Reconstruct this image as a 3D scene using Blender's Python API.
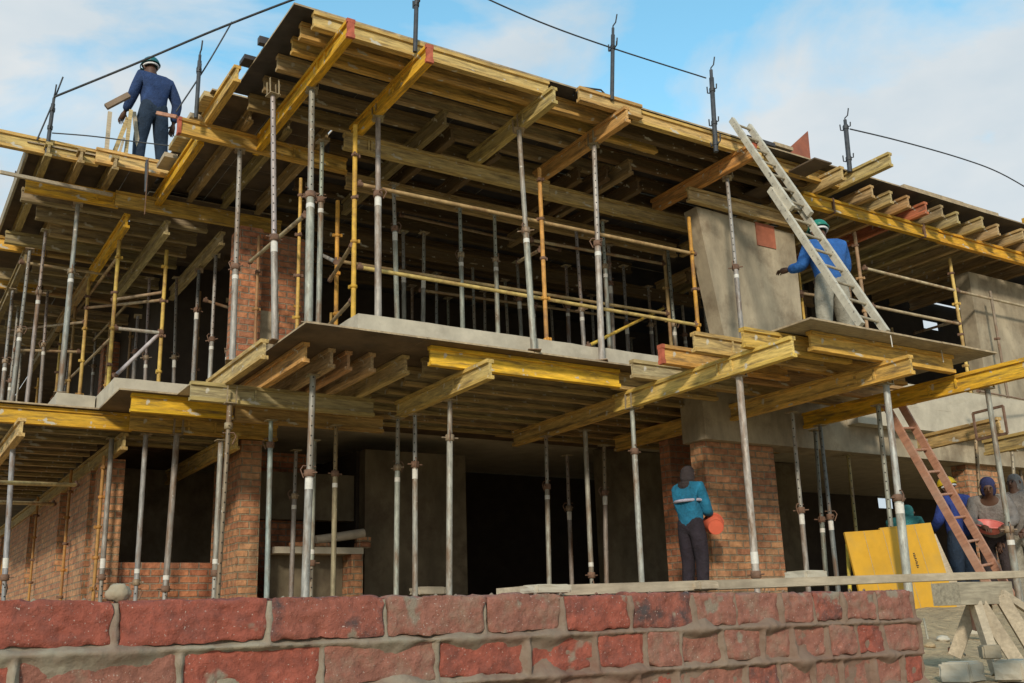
import bpy, bmesh, math, random
import numpy as np
from mathutils import Vector, Matrix, Quaternion, noise
random.seed(7)
for o in list(bpy.data.objects): bpy.data.objects.remove(o)
SC = bpy.context.scene
COL = SC.collection
# ------------------------------------------------------------------ camera
FPX = 1018.0; PIT = math.radians(15.76); YAW = math.radians(32.54); ROL = math.radians(-1.92)
fwd = Vector((math.sin(YAW)*math.cos(PIT), math.cos(YAW)*math.cos(PIT), math.sin(PIT)))
rt = Vector((math.cos(YAW), -math.sin(YAW), 0)); up = rt.cross(fwd)
R_ = math.cos(ROL)*rt + math.sin(ROL)*up; U_ = -math.sin(ROL)*rt + math.cos(ROL)*up
cd = bpy.data.cameras.new('camera'); cam = bpy.data.objects.new('camera', cd); COL.objects.link(cam)
m3 = Matrix((R_, U_, -fwd)).transposed()
cam.matrix_world = m3.to_4x4()
cd.sensor_width = 36; cd.lens = 36*FPX/1024; cd.clip_start = 0.05; cd.clip_end = 2000
SC.camera = cam
# ------------------------------------------------------------------ world, sun, exposure
SUN_EL = math.radians(25); SUN_AZ = math.radians(-40)     # azimuth from -Y towards -X
S = Vector((math.sin(SUN_AZ)*math.cos(SUN_EL), -math.cos(SUN_AZ)*math.cos(SUN_EL), math.sin(SUN_EL)))
W = bpy.data.worlds.new('World'); SC.world = W; W.use_nodes = True
nt = W.node_tree; nt.nodes.clear()
def nn(t, ty, **k):
    n = t.nodes.new(ty)
    for a, b in k.items(): setattr(n, a, b)
    return n
sky = nn(nt, 'ShaderNodeTexSky'); sky.sky_type = 'NISHITA'; sky.sun_disc = False
sky.sun_elevation = SUN_EL; sky.sun_rotation = math.atan2(S.x, S.y)
sky.air_density = 1.2; sky.dust_density = 0.3; sky.ozone_density = 2.0
tc = nn(nt, 'ShaderNodeTexCoord'); mp = nn(nt, 'ShaderNodeMapping'); mp.inputs['Scale'].default_value = (1.6, 1.6, 3.6)
mp.inputs['Location'].default_value = (0.35, 0.1, 0.2)
nt.links.new(tc.outputs['Generated'], mp.inputs[0])
nz = nn(nt, 'ShaderNodeTexNoise'); nz.inputs['Scale'].default_value = 2.3; nz.inputs['Detail'].default_value = 7; nz.inputs['Roughness'].default_value = .55; nz.inputs['Distortion'].default_value = .35
nt.links.new(mp.outputs[0], nz.inputs['Vector'])
sp = nn(nt, 'ShaderNodeSeparateXYZ'); nt.links.new(tc.outputs['Generated'], sp.inputs[0])
mr = nn(nt, 'ShaderNodeMapRange'); mr.inputs[1].default_value = .3; mr.inputs[2].default_value = .62; mr.inputs[3].default_value = .19; mr.inputs[4].default_value = -.05
nt.links.new(sp.outputs[2], mr.inputs[0])
ad = nn(nt, 'ShaderNodeMath', operation='ADD'); nt.links.new(nz.outputs[0], ad.inputs[0]); nt.links.new(mr.outputs[0], ad.inputs[1])
cr = nn(nt, 'ShaderNodeValToRGB'); cr.color_ramp.elements[0].position = .45; cr.color_ramp.elements[1].position = .63
cr.color_ramp.elements[0].color = (.02, .02, .02, 1); cr.color_ramp.elements[1].color = (1, 1, 1, 1)
nt.links.new(ad.outputs[0], cr.inputs[0])
mx = nn(nt, 'ShaderNodeMix', data_type='RGBA'); nt.links.new(cr.outputs[0], mx.inputs[0])
hs = nn(nt, 'ShaderNodeHueSaturation'); hs.inputs['Hue'].default_value = .472; hs.inputs['Saturation'].default_value = 1.12; hs.inputs['Value'].default_value = 2.5
nt.links.new(sky.outputs[0], hs.inputs['Color'])
nt.links.new(hs.outputs[0], mx.inputs[6])
nz2 = nn(nt, 'ShaderNodeTexNoise'); nz2.inputs['Scale'].default_value = 3.2; nz2.inputs['Detail'].default_value = 5
nt.links.new(mp.outputs[0], nz2.inputs['Vector'])
cr2 = nn(nt, 'ShaderNodeValToRGB'); cr2.color_ramp.elements[0].position = .3; cr2.color_ramp.elements[1].position = .7
cr2.color_ramp.elements[0].color = (5.6, 6.7, 7.5, 1); cr2.color_ramp.elements[1].color = (7.9, 8.2, 8.3, 1)
nt.links.new(nz2.outputs[0], cr2.inputs[0]); nt.links.new(cr2.outputs[0], mx.inputs[7])
bg = nn(nt, 'ShaderNodeBackground'); bg.inputs[1].default_value = .10
nt.links.new(mx.outputs[2], bg.inputs[0]); wo = nn(nt, 'ShaderNodeOutputWorld'); nt.links.new(bg.outputs[0], wo.inputs[0])
sl = bpy.data.lights.new('sun', 'SUN'); sl.energy = 2.9; sl.angle = math.radians(6); sl.color = (1, .89, .74)
so = bpy.data.objects.new('sun', sl); COL.objects.link(so); so.rotation_euler = (-S).to_track_quat('-Z', 'Y').to_euler()
SC.view_settings.view_transform = 'Standard'; SC.view_settings.look = 'None'; SC.view_settings.gamma = 1
SC.view_settings.use_curve_mapping = False
SC.view_settings.exposure = 0.0

# ------------------------------------------------------------------ rays to known planes of the building
def ray(x, y): return ((x-512)/FPX)*R_ - ((y-341.5)/FPX)*U_ + fwd
def atz(x, y, z): d = ray(x, y); return d*(z/d.z)
def aty(x, y, Y): d = ray(x, y); return d*(Y/d.y)
def atx(x, y, X): d = ray(x, y); return d*(X/d.x)

# ------------------------------------------------------------------ materials
MATS = {}
def mat(name, col, rough=.8, metal=0, var=.25, scale=6, grain=None, bump=.25, dirt=None, dirtamt=.35, objcol=False, specks=None, seams=None, spec=.3, coords='Object', bdist=.01, smear=None):
    m = bpy.data.materials.new(name); m.use_nodes = True; t = m.node_tree; L = t.links
    b = t.nodes['Principled BSDF']; b.inputs['Roughness'].default_value = rough; b.inputs['Metallic'].default_value = metal
    b.inputs['Specular IOR Level'].default_value = spec
    tc = nn(t, 'ShaderNodeTexCoord'); mp = nn(t, 'ShaderNodeMapping'); L.new(tc.outputs[coords], mp.inputs[0])
    if grain: mp.inputs['Scale'].default_value = grain
    n1 = nn(t, 'ShaderNodeTexNoise'); n1.inputs['Scale'].default_value = scale; n1.inputs['Detail'].default_value = 8; n1.inputs['Roughness'].default_value = .65
    L.new(mp.outputs[0], n1.inputs['Vector'])
    if objcol:
        oi = nn(t, 'ShaderNodeObjectInfo'); src = oi.outputs['Color']
        off = nn(t, 'ShaderNodeVectorMath', operation='ADD'); L.new(mp.outputs[0], off.inputs[0])
        ml = nn(t, 'ShaderNodeMath', operation='MULTIPLY'); ml.inputs[1].default_value = 40; L.new(oi.outputs['Random'], ml.inputs[0])
        L.new(ml.outputs[0], off.inputs[1]); L.new(off.outputs[0], n1.inputs['Vector'])
    else:
        rg = nn(t, 'ShaderNodeRGB'); rg.outputs[0].default_value = (*col, 1); src = rg.outputs[0]
    # value variation
    mr = nn(t, 'ShaderNodeMapRange'); mr.inputs[1].default_value = .3; mr.inputs[2].default_value = .7; mr.inputs[3].default_value = 1-var; mr.inputs[4].default_value = 1+var
    L.new(n1.outputs[0], mr.inputs[0])
    vm = nn(t, 'ShaderNodeVectorMath', operation='SCALE'); L.new(src, vm.inputs[0]); L.new(mr.outputs[0], vm.inputs['Scale'])
    cur = vm.outputs[0]
    if dirt:
        n2 = nn(t, 'ShaderNodeTexNoise'); n2.inputs['Scale'].default_value = 2.3; n2.inputs['Detail'].default_value = 6; n2.inputs['Roughness'].default_value = .7
        if objcol: L.new(off.outputs[0], n2.inputs['Vector'])
        else: L.new(tc.outputs[coords], n2.inputs['Vector'])
        c2 = nn(t, 'ShaderNodeValToRGB'); c2.color_ramp.elements[0].position = .48; c2.color_ramp.elements[1].position = .68
        c2.color_ramp.elements[1].color = (dirtamt*2, dirtamt*2, dirtamt*2, 1); L.new(n2.outputs[0], c2.inputs[0])
        x = nn(t, 'ShaderNodeMix', data_type='RGBA'); L.new(c2.outputs[0], x.inputs[0]); L.new(cur, x.inputs[6]); x.inputs[7].default_value = (*dirt, 1); cur = x.outputs[2]
    for specks in [s_ for s_ in (smear, specks) if s_]:
        n3 = nn(t, 'ShaderNodeTexNoise'); n3.inputs['Scale'].default_value = specks[1]; n3.inputs['Detail'].default_value = 3
        L.new(tc.outputs[coords], n3.inputs['Vector'])
        c3 = nn(t, 'ShaderNodeValToRGB'); c3.color_ramp.elements[0].position = specks[2]; c3.color_ramp.elements[1].position = specks[2]+.05
        L.new(n3.outputs[0], c3.inputs[0])
        x = nn(t, 'ShaderNodeMix', data_type='RGBA'); L.new(c3.outputs[0], x.inputs[0]); L.new(cur, x.inputs[6]); x.inputs[7].default_value = (*specks[0], 1); cur = x.outputs[2]
    L.new(cur, b.inputs['Base Color'])
    bp = nn(t, 'ShaderNodeBump'); bp.inputs['Strength'].default_value = bump; bp.inputs['Distance'].default_value = bdist
    L.new(n1.outputs[0], bp.inputs['Height']); L.new(bp.outputs[0], b.inputs['Normal'])
    MATS[name] = m; return m

WOOD = mat('timber', (.5, .35, .15), .75, var=.38, scale=5, grain=(1, 9, 9), objcol=True, dirt=(.12, .085, .05), dirtamt=.42, bump=.5, specks=((.52, .48, .38), 9, .665))
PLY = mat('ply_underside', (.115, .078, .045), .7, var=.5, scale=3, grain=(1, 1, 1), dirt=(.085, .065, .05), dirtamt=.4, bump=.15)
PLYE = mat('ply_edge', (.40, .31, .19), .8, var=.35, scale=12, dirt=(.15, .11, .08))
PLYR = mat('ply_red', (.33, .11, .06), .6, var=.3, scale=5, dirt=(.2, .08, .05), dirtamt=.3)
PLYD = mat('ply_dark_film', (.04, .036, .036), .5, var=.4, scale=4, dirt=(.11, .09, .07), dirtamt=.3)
REDP = mat('red_end_paint', (.42, .11, .06), .7, var=.35, scale=12)
GALV = mat('galvanised_steel', (.40, .40, .37), .6, metal=.25, var=.4, scale=9, grain=(3, 3, .8), dirt=(.17, .10, .055), dirtamt=.5, bump=.15, specks=((.5, .47, .4), 22, .68), objcol=True)
RUST = mat('rusty_steel', (.17, .10, .065), .85, var=.4, scale=14, bump=.3)
DSTL = mat('dark_steel', (.06, .065, .07), .6, metal=.3, var=.35, scale=12)
YPIPE = mat('yellow_pipe', (.50, .31, .055), .6, var=.35, scale=9, dirt=(.22, .11, .05), dirtamt=.5, objcol=True)
STICK = mat('sticker', (.62, .60, .53), .6, var=.15, scale=25, dirt=(.4, .38, .34))
CONC = mat('concrete', (.34, .285, .195), .92, var=.35, scale=3.2, grain=(1, 1, .45), dirt=(.20, .155, .10), dirtamt=.45, bump=.35)
CONCS = mat('concrete_shaded', (.17, .14, .09), .95, var=.4, scale=2.5, grain=(1, 1, .5), dirt=(.10, .075, .05), dirtamt=.45, bump=.4)  # concrete again, darkened in its colour to stand in for ground floor shade
CONCL = mat('concrete_fresh', (.48, .43, .325), .9, var=.16, scale=4, dirt=(.30, .26, .20), dirtamt=.25, bump=.4)
SAND = mat('sand', (.47, .345, .19), .97, var=.35, scale=11, dirt=(.30, .22, .13), dirtamt=.45, bump=1.0, bdist=.05, specks=((.22, .15, .10), 30, .64))
EARTH = mat('earth', (.22, .16, .11), .97, var=.3, scale=2, bump=.8)
MORT = mat('mortar', (.27, .24, .175), .95, var=.22, scale=14, dirt=(.17, .085, .06), dirtamt=.5, bump=.9)
ALU = mat('aluminium', (.50, .455, .35), .65, metal=.1, var=.25, scale=8, specks=((.16, .14, .12), 26, .63), bump=.1)
LWOOD = mat('ladder_wood', (.37, .185, .115), .7, var=.3, scale=6, grain=(4, 4, 1), dirt=(.45, .33, .25), dirtamt=.25)
BLOCKW = mat('weathered_plank', (.33, .285, .20), .85, var=.35, scale=8, grain=(1, 8, 8), dirt=(.16, .13, .09))
PALEW = mat('pale_plank', (.47, .39, .27), .85, var=.25, scale=8, grain=(1, 8, 8), dirt=(.24, .19, .13))
t = MORT.node_tree; _b = t.nodes['Principled BSDF']; _s = _b.inputs['Base Color'].links[0].from_socket   # older, dirtier brick dust smeared mortar at the right end
_tc = nn(t, 'ShaderNodeTexCoord'); _sp = nn(t, 'ShaderNodeSeparateXYZ'); t.links.new(_tc.outputs['Object'], _sp.inputs[0])
_mr = nn(t, 'ShaderNodeMapRange'); _mr.inputs[1].default_value = .7; _mr.inputs[2].default_value = 1.9; _mr.inputs[3].default_value = 0; _mr.inputs[4].default_value = .75; t.links.new(_sp.outputs[0], _mr.inputs[0])
_x = nn(t, 'ShaderNodeMix', data_type='RGBA'); t.links.new(_mr.outputs[0], _x.inputs[0]); t.links.new(_s, _x.inputs[6]); _x.inputs[7].default_value = (.185, .115, .08, 1); t.links.new(_x.outputs[2], _b.inputs['Base Color'])
YPAN = mat('yellow_panel', (.56, .30, .02), .55, var=.16, scale=3, dirt=(.42, .27, .06), dirtamt=.3, bump=.1)
SKIN = mat('skin', (.10, .052, .032), .55, var=.1, scale=8)
def cloth(n, c): return mat(n, c, .95, var=.32, scale=7, bump=.9, bdist=.05, dirt=tuple(v*.55+.02 for v in c), dirtamt=.25)
C_NAVY = cloth('navy_overall', (.028, .055, .14)); C_TROU = cloth('dark_trousers', (.02, .035, .06)); C_BLUE = cloth('blue_shirt', (.03, .12, .36))
C_GREY = cloth('grey_trousers', (.30, .28, .22)); C_TEAL = cloth('turquoise_jacket', (.018, .165, .28)); C_BLK = cloth('dark_cloth', (.045, .035, .035))
C_GJ = cloth('grey_jacket', (.20, .18, .16)); C_PALE = cloth('pale_band', (.45, .42, .5)); C_PURP = cloth('dark_purple', (.026, .020, .026)); C_GREEN = cloth('green_cloth', (.03, .16, .16))
H_TEAL = mat('teal_helmet', (.02, .13, .14), .35, var=.1); H_GREEN = mat('green_helmet', (.02, .20, .14), .35, var=.1); H_YEL = mat('yellow_helmet', (.68, .48, .03), .35, var=.1)
WHITE = mat('white_band', (.7, .7, .68), .7, var=.1)
REDPL = mat('red_plastic', (.62, .13, .07), .4, var=.12, scale=4); PINKPL = mat('pink_plastic', (.62, .17, .14), .45, var=.2, scale=4)
BOOT = mat('boot', (.03, .025, .02), .7, var=.2)
PAPER = mat('cement_bag', (.45, .39, .30), .85, var=.2, scale=6)

def holes_on(m):       # punched adjustment holes of a telescopic prop: real holes are 13 mm dark discs down both sides
    t = m.node_tree; L = t.links; b = t.nodes['Principled BSDF']; src = b.inputs['Base Color'].links[0].from_socket
    tc = nn(t, 'ShaderNodeTexCoord'); s = nn(t, 'ShaderNodeSeparateXYZ'); L.new(tc.outputs['Object'], s.inputs[0])
    f = nn(t, 'ShaderNodeMath', operation='PINGPONG'); L.new(s.outputs[2], f.inputs[0]); f.inputs[1].default_value = .05
    f2 = nn(t, 'ShaderNodeMath', operation='POWER'); L.new(f.outputs[0], f2.inputs[0]); f2.inputs[1].default_value = 2
    x2 = nn(t, 'ShaderNodeMath', operation='POWER'); L.new(s.outputs[0], x2.inputs[0]); x2.inputs[1].default_value = 2
    a = nn(t, 'ShaderNodeMath', operation='ADD'); L.new(f2.outputs[0], a.inputs[0]); L.new(x2.outputs[0], a.inputs[1])
    c = nn(t, 'ShaderNodeMath', operation='LESS_THAN'); L.new(a.outputs[0], c.inputs[0]); c.inputs[1].default_value = .0085**2
    x = nn(t, 'ShaderNodeMix', data_type='RGBA'); L.new(c.outputs[0], x.inputs[0]); L.new(src, x.inputs[6]); x.inputs[7].default_value = (.02, .018, .015, 1)
    L.new(x.outputs[2], b.inputs['Base Color'])
GALVH = mat('punched_steel', (.46, .45, .40), .55, metal=.3, var=.3, scale=9, grain=(3, 3, .8), dirt=(.19, .115, .065), dirtamt=.48, bump=.1, objcol=True, specks=((.5, .47, .4), 22, .68)); holes_on(GALVH)

def brickmat(name, c1, c2, mort, scale=1.0, stain=(.3, .28, .22)):
    m = bpy.data.materials.new(name); m.use_nodes = True; t = m.node_tree; L = t.links; b = t.nodes['Principled BSDF']; b.inputs['Roughness'].default_value = .9
    g = nn(t, 'ShaderNodeNewGeometry'); sp = nn(t, 'ShaderNodeSeparateXYZ'); L.new(g.outputs['Position'], sp.inputs[0])
    sn = nn(t, 'ShaderNodeSeparateXYZ'); L.new(g.outputs['True Normal'], sn.inputs[0])
    ab = nn(t, 'ShaderNodeMath', operation='ABSOLUTE'); L.new(sn.outputs[0], ab.inputs[0])
    gt = nn(t, 'ShaderNodeMath', operation='GREATER_THAN'); L.new(ab.outputs[0], gt.inputs[0]); gt.inputs[1].default_value = .5
    u = nn(t, 'ShaderNodeMix', data_type='FLOAT'); L.new(gt.outputs[0], u.inputs[0]); L.new(sp.outputs[0], u.inputs[2]); L.new(sp.outputs[1], u.inputs[3])
    cb = nn(t, 'ShaderNodeCombineXYZ'); L.new(u.outputs[0], cb.inputs[0]); L.new(sp.outputs[2], cb.inputs[1])
    dn = nn(t, 'ShaderNodeTexNoise'); dn.inputs['Scale'].default_value = 9; L.new(g.outputs['Position'], dn.inputs['Vector'])
    dv = nn(t, 'ShaderNodeVectorMath', operation='SCALE'); L.new(dn.outputs['Color'], dv.inputs[0]); dv.inputs['Scale'].default_value = .018
    av = nn(t, 'ShaderNodeVectorMath', operation='ADD'); L.new(cb.outputs[0], av.inputs[0]); L.new(dv.outputs[0], av.inputs[1])
    br = nn(t, 'ShaderNodeTexBrick'); L.new(av.outputs[0], br.inputs['Vector']); br.inputs['Scale'].default_value = 1
    br.inputs['Brick Width'].default_value = .232; br.inputs['Row Height'].default_value = .085; br.inputs['Mortar Size'].default_value = .010; br.inputs['Mortar Smooth'].default_value = .4
    br.inputs['Color1'].default_value = (*c1, 1); br.inputs['Color2'].default_value = (*c2, 1); br.inputs['Mortar'].default_value = (*mort, 1)
    n1 = nn(t, 'ShaderNodeTexNoise'); n1.inputs['Scale'].default_value = 13; n1.inputs['Detail'].default_value = 6; L.new(g.outputs['Position'], n1.inputs['Vector'])
    mr = nn(t, 'ShaderNodeMapRange'); mr.inputs[1].default_value = .3; mr.inputs[2].default_value = .7; mr.inputs[3].default_value = .65; mr.inputs[4].default_value = 1.35; L.new(n1.outputs[0], mr.inputs[0])
    vm = nn(t, 'ShaderNodeVectorMath', operation='SCALE'); L.new(br.outputs[0], vm.inputs[0]); L.new(mr.outputs[0], vm.inputs['Scale'])
    n2 = nn(t, 'ShaderNodeTexNoise'); n2.inputs['Scale'].default_value = 1.8; n2.inputs['Detail'].default_value = 6; n2.inputs['Roughness'].default_value = .7; L.new(g.outputs['Position'], n2.inputs['Vector'])
    c2_ = nn(t, 'ShaderNodeValToRGB'); c2_.color_ramp.elements[0].position = .5; c2_.color_ramp.elements[1].position = .75; c2_.color_ramp.elements[1].color = (.6, .6, .6, 1); L.new(n2.outputs[0], c2_.inputs[0])
    x = nn(t, 'ShaderNodeMix', data_type='RGBA'); L.new(c2_.outputs[0], x.inputs[0]); L.new(vm.outputs[0], x.inputs[6]); x.inputs[7].default_value = (*stain, 1)
    L.new(x.outputs[2], b.inputs['Base Color'])
    bp = nn(t, 'ShaderNodeBump'); bp.inputs['Strength'].default_value = 1.0; bp.inputs['Distance'].default_value = .03
    sb = nn(t, 'ShaderNodeMath', operation='SUBTRACT'); L.new(n1.outputs[0], sb.inputs[0]); L.new(br.outputs['Fac'], sb.inputs[1]); L.new(sb.outputs[0], bp.inputs['Height']); L.new(bp.outputs[0], b.inputs['Normal'])
    return m
BRK = brickmat('stock_brick', (.48, .24, .11), (.33, .14, .07), (.27, .21, .13), stain=(.46, .33, .19))
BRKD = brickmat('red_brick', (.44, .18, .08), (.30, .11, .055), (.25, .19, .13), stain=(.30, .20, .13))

# ------------------------------------------------------------------ mesh builder
class MB:
    def __init__(s): s.v = []; s.f = []; s.mi = []; s.sm = []
    def add(s, vs, fs, mi=0, smooth=False):
        n = len(s.v); s.v += [tuple(v) for v in vs]; s.f += [tuple(i+n for i in f) for f in fs]; s.mi += [mi]*len(fs); s.sm += [smooth]*len(fs)
    def box(s, a, b, mi=0, M=None):
        x0, y0, z0 = a; x1, y1, z1 = b
        vs = [Vector(p) for p in ((x0,y0,z0),(x1,y0,z0),(x1,y1,z0),(x0,y1,z0),(x0,y0,z1),(x1,y0,z1),(x1,y1,z1),(x0,y1,z1))]
        if M is not None: vs = [M @ v for v in vs]
        s.add(vs, [(0,3,2,1),(4,5,6,7),(0,1,5,4),(1,2,6,5),(2,3,7,6),(3,0,4,7)], mi)
    def bar(s, p0, p1, w, h, mi=0, upv=(0,0,1)):
        p0 = Vector(p0); p1 = Vector(p1); d = (p1-p0); L = d.length; x = d.normalized(); y = Vector(upv).cross(x)
        if y.length < 1e-4: y = Vector((0,1,0)).cross(x)
        y.normalize(); z = x.cross(y)
        M = Matrix((x, y, z)).transposed().to_4x4(); M.translation = p0
        s.box((0,-w/2,-h/2), (L,w/2,h/2), mi, M)
    def tube(s, pts, r, seg=10, mi=0, cap=True):
        pts = [Vector(p) for p in pts]; n = len(pts); rs = r if isinstance(r, (list, tuple)) else [r]*n
        vs = []; pu = None
        for i, p in enumerate(pts):
            d = (pts[min(i+1, n-1)] - pts[max(i-1, 0)]).normalized()
            if pu is None:
                a = Vector((0,0,1)) if abs(d.z) < .9 else Vector((1,0,0)); pu = d.cross(a).normalized()
            else: pu = (pu - d*pu.dot(d)).normalized()
            w = d.cross(pu)
            for k in range(seg):
                t = 2*math.pi*k/seg; vs.append(p + (pu*math.cos(t)+w*math.sin(t))*rs[i])
        fs = [(i*seg+k, i*seg+(k+1)%seg, (i+1)*seg+(k+1)%seg, (i+1)*seg+k) for i in range(n-1) for k in range(seg)]
        s.add(vs, fs, mi, True)
        if cap:
            s.add(vs[:seg], [tuple(range(seg-1,-1,-1))], mi); s.add(vs[-seg:], [tuple(range(seg))], mi)
    def ring(s, c, R, r, ax=(0,0,1), seg=14, mi=0):
        ax = Vector(ax).normalized(); u = ax.orthogonal().normalized(); w = ax.cross(u)
        s.tube([Vector(c)+(u*math.cos(t)+w*math.sin(t))*R for t in [2*math.pi*k/seg for k in range(seg+1)]], r, 6, mi, False)
    def prism(s, poly, z0, z1, mi=0):
        n = len(poly); vs = [(x,y,z0) for x,y in poly]+[(x,y,z1) for x,y in poly]
        s.add(vs, [tuple(range(n-1,-1,-1)), tuple(range(n,2*n))]+[(i,(i+1)%n,(i+1)%n+n,i+n) for i in range(n)], mi)
    def build(s, name, m, parent=None, color=None):
        me = bpy.data.meshes.new(name); me.from_pydata(s.v, [], s.f)
        for x in (m if isinstance(m, (list, tuple)) else [m]): me.materials.append(x)
        me.polygons.foreach_set('material_index', s.mi); me.polygons.foreach_set('use_smooth', s.sm); me.update()
        o = bpy.data.objects.new(name, me); COL.objects.link(o)
        if parent: o.parent = parent
        if color: o.color = (*color, 1)
        return o
def tag(o, label, cat, group=None, kind=None):
    if label: o['label'] = label
    if cat: o['category'] = cat
    if group: o['group'] = group
    if kind: o['kind'] = kind
    return o
def root(name, label, cat, loc=(0,0,0), group=None, rot=None):
    o = bpy.data.objects.new(name, None); o.empty_display_size = .1; COL.objects.link(o); o.location = loc
    if rot is not None: o.rotation_mode = 'QUATERNION'; o.rotation_quaternion = rot
    return tag(o, label, cat, group)
def frame(p0, p1, upv=(0,0,1)):
    x = (Vector(p1)-Vector(p0)).normalized(); y = Vector(upv).cross(x).normalized(); z = x.cross(y)
    return Matrix((x, y, z)).transposed().to_quaternion()
ORD = ['first','second','third','fourth','fifth','sixth','seventh','eighth','ninth','tenth','eleventh','twelfth','thirteenth','fourteenth','fifteenth','sixteenth','seventeenth','eighteenth','nineteenth','twentieth','twenty-first','twenty-second','twenty-third','twenty-fourth','twenty-fifth','twenty-sixth','twenty-seventh','twenty-eighth','twenty-ninth','thirtieth']

# ------------------------------------------------------------------ kit: timber I-beams, steel props, scaffold pipes
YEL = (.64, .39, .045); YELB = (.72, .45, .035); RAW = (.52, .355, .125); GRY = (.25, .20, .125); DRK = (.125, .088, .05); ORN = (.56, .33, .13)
def jit(c, a=.12):
    k = 1+random.uniform(-a, a); c = (c[0]*1.04, c[1]*.97, c[2]*.8) if c[0] > c[2]*1.35 else c; return tuple(min(1, v*k*(1+random.uniform(-.04, .04))) for v in c)
def beam(p0, p1, label, group=None, col=RAW, h=.2, w=.08, ends='', flange=None, cat='joist', z='mid', name='formwork_joist', brackets=()):
    """p0,p1 = ends of the centre line; z tells whether the given height is the top, mid or bottom"""
    dz = {'mid': 0, 'top': -h/2, 'bot': h/2}[z]
    p0 = Vector(p0)+Vector((0,0,dz)); p1 = Vector(p1)+Vector((0,0,dz)); L = (p1-p0).length
    r = root(name, label, cat, p0, group, frame(p0, p1)); c = jit(col); fc = jit(flange or tuple(v*.92 for v in c), .06); ft = .038
    for zz in (-h/2, h/2-ft):
        b = MB(); e = .004
        b.box((0,-w/2,zz), (L,w/2,zz+ft)); b.build('flange', WOOD, r, fc)
    b = MB(); b.box((.004,-.015,-h/2+ft), (L-.004,.015,h/2-ft))
    for bx in brackets:
        b.box((bx-.012,-w/2+.006,-h/2+ft), (bx+.012,w/2-.006,h/2-ft))
    b.build('web', WOOD, r, c)
    for k, x0, x1 in (('a', -.004, .03), ('b', L-.03, L+.004)):
        if k in ends:
            b = MB(); d = .012 if k == 'a' else -.012
            for zz in (-h/2, h/2-ft): b.box((x0,-w/2-.003,zz-.002), (x1,w/2+.003,zz+ft+.002))
            b.box((x0,-w/2+.006,-h/2+ft), (x1,w/2-.006,h/2-ft))
            b.build('painted_end', REDP, r)
    return r
def prop(foot, top, label, group, col=(.46,.45,.40), split=.55, inv=False, r=.030, fork=None, holes=True, band=True, plate=True, seed=None, nut=True, clamp=False):
    foot = Vector(foot); top = Vector(top); d = top-foot; L = d.length
    q = d.to_track_quat('Z', 'Y')
    R0 = root('steel_prop', label, 'prop', foot, group, q); col = tuple(v*.68 for v in col); c = jit(col, .15); rr = random.Random(L*1000+foot.x)
    s = L*split; ro, ri = r, r*.80
    lo = MB(); hi = MB()
    tw = math.atan2(-foot.y, -foot.x)+rr.uniform(-.35, .35)
    lo.tube([(0,0,.006),(0,0,s)], ri if inv else ro, 12); hi.tube([(0,0,s),(0,0,L-.006)], ro if inv else ri, 12)
    a = lo.build('lower_tube', GALVH if (inv and holes) else GALV, R0, c); b = hi.build('upper_tube', GALVH if (not inv and holes) else GALV, R0, jit(c, .08))
    # face the row of holes towards the site entrance; +-35 degrees
    for o in ((a,) if inv else (b,)):
        q2 = q.inverted(); dv = q2 @ Vector((-foot.x, -foot.y, 0)); o.rotation_euler = (0, 0, math.atan2(dv.y, dv.x)-math.pi/2+rr.uniform(-.35, .35))
    if plate:
        p = MB(); p.box((-.07,-.07,0), (.07,.07,.008)); p.build('base_plate', GALV, R0, jit((.25,.2,.15)))
    if nut:
        n = MB(); n.tube([(0,0,s-.035),(0,0,s-.03),(0,0,s+.03),(0,0,s+.035)], [ro+.004, ro+.015, ro+.015, ro+.004], 12)
        t = rr.uniform(0, 6.28); h = Vector((math.cos(t), math.sin(t), 0)); n.tube([h*-(ro+.06)+Vector((0,0,s)), h*(ro+.06)+Vector((0,0,s))], .008, 6)
        n.build('collar', RUST if rr.random() < .5 else GALV, R0, jit((.27,.22,.17)))
        k = MB(); t += 1.2; h = Vector((math.cos(t), math.sin(t), 0)); zz = s+(.07 if not inv else -.07)
        k.tube([h*-(ro+.025)+Vector((0,0,zz)), h*(ro+.03)+Vector((0,0,zz)), h*(ro+.055)+Vector((0,0,zz-.04)), h*(ro+.02)+Vector((0,0,zz-.12))], .006, 6)
        k.build('pin', RUST, R0)
    if band:
        sb = MB(); zz = s-.16 if not inv else s+.10
        zz = max(.04, zz); bb = ro+.0015 if not inv else ro+.0015
        sb.tube([(0,0,zz),(0,0,zz+rr.choice((.05,.05,.11)))], bb, 12, cap=False); sb.build('label_band', STICK, R0)
    hd = MB()
    hd.box((-.06,-.06,L-.012), (.06,.06,L-.002))
    if fork:
        fv = q.inverted() @ Vector(fork); fv.z = 0; fv.normalize(); sd = Vector((-fv.y, fv.x, 0))
        for s1 in (-1, 1):
            for s2 in (-1, 1):
                c0 = sd*s1*.048 + fv*s2*.05
                hd.bar(c0+Vector((0,0,L-.01)), c0+Vector((0,0,L+.17)), .008, .022, upv=fv)
    hd.build('head_plate', GALV, R0, jit((.33,.29,.22)))
    return R0
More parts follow.
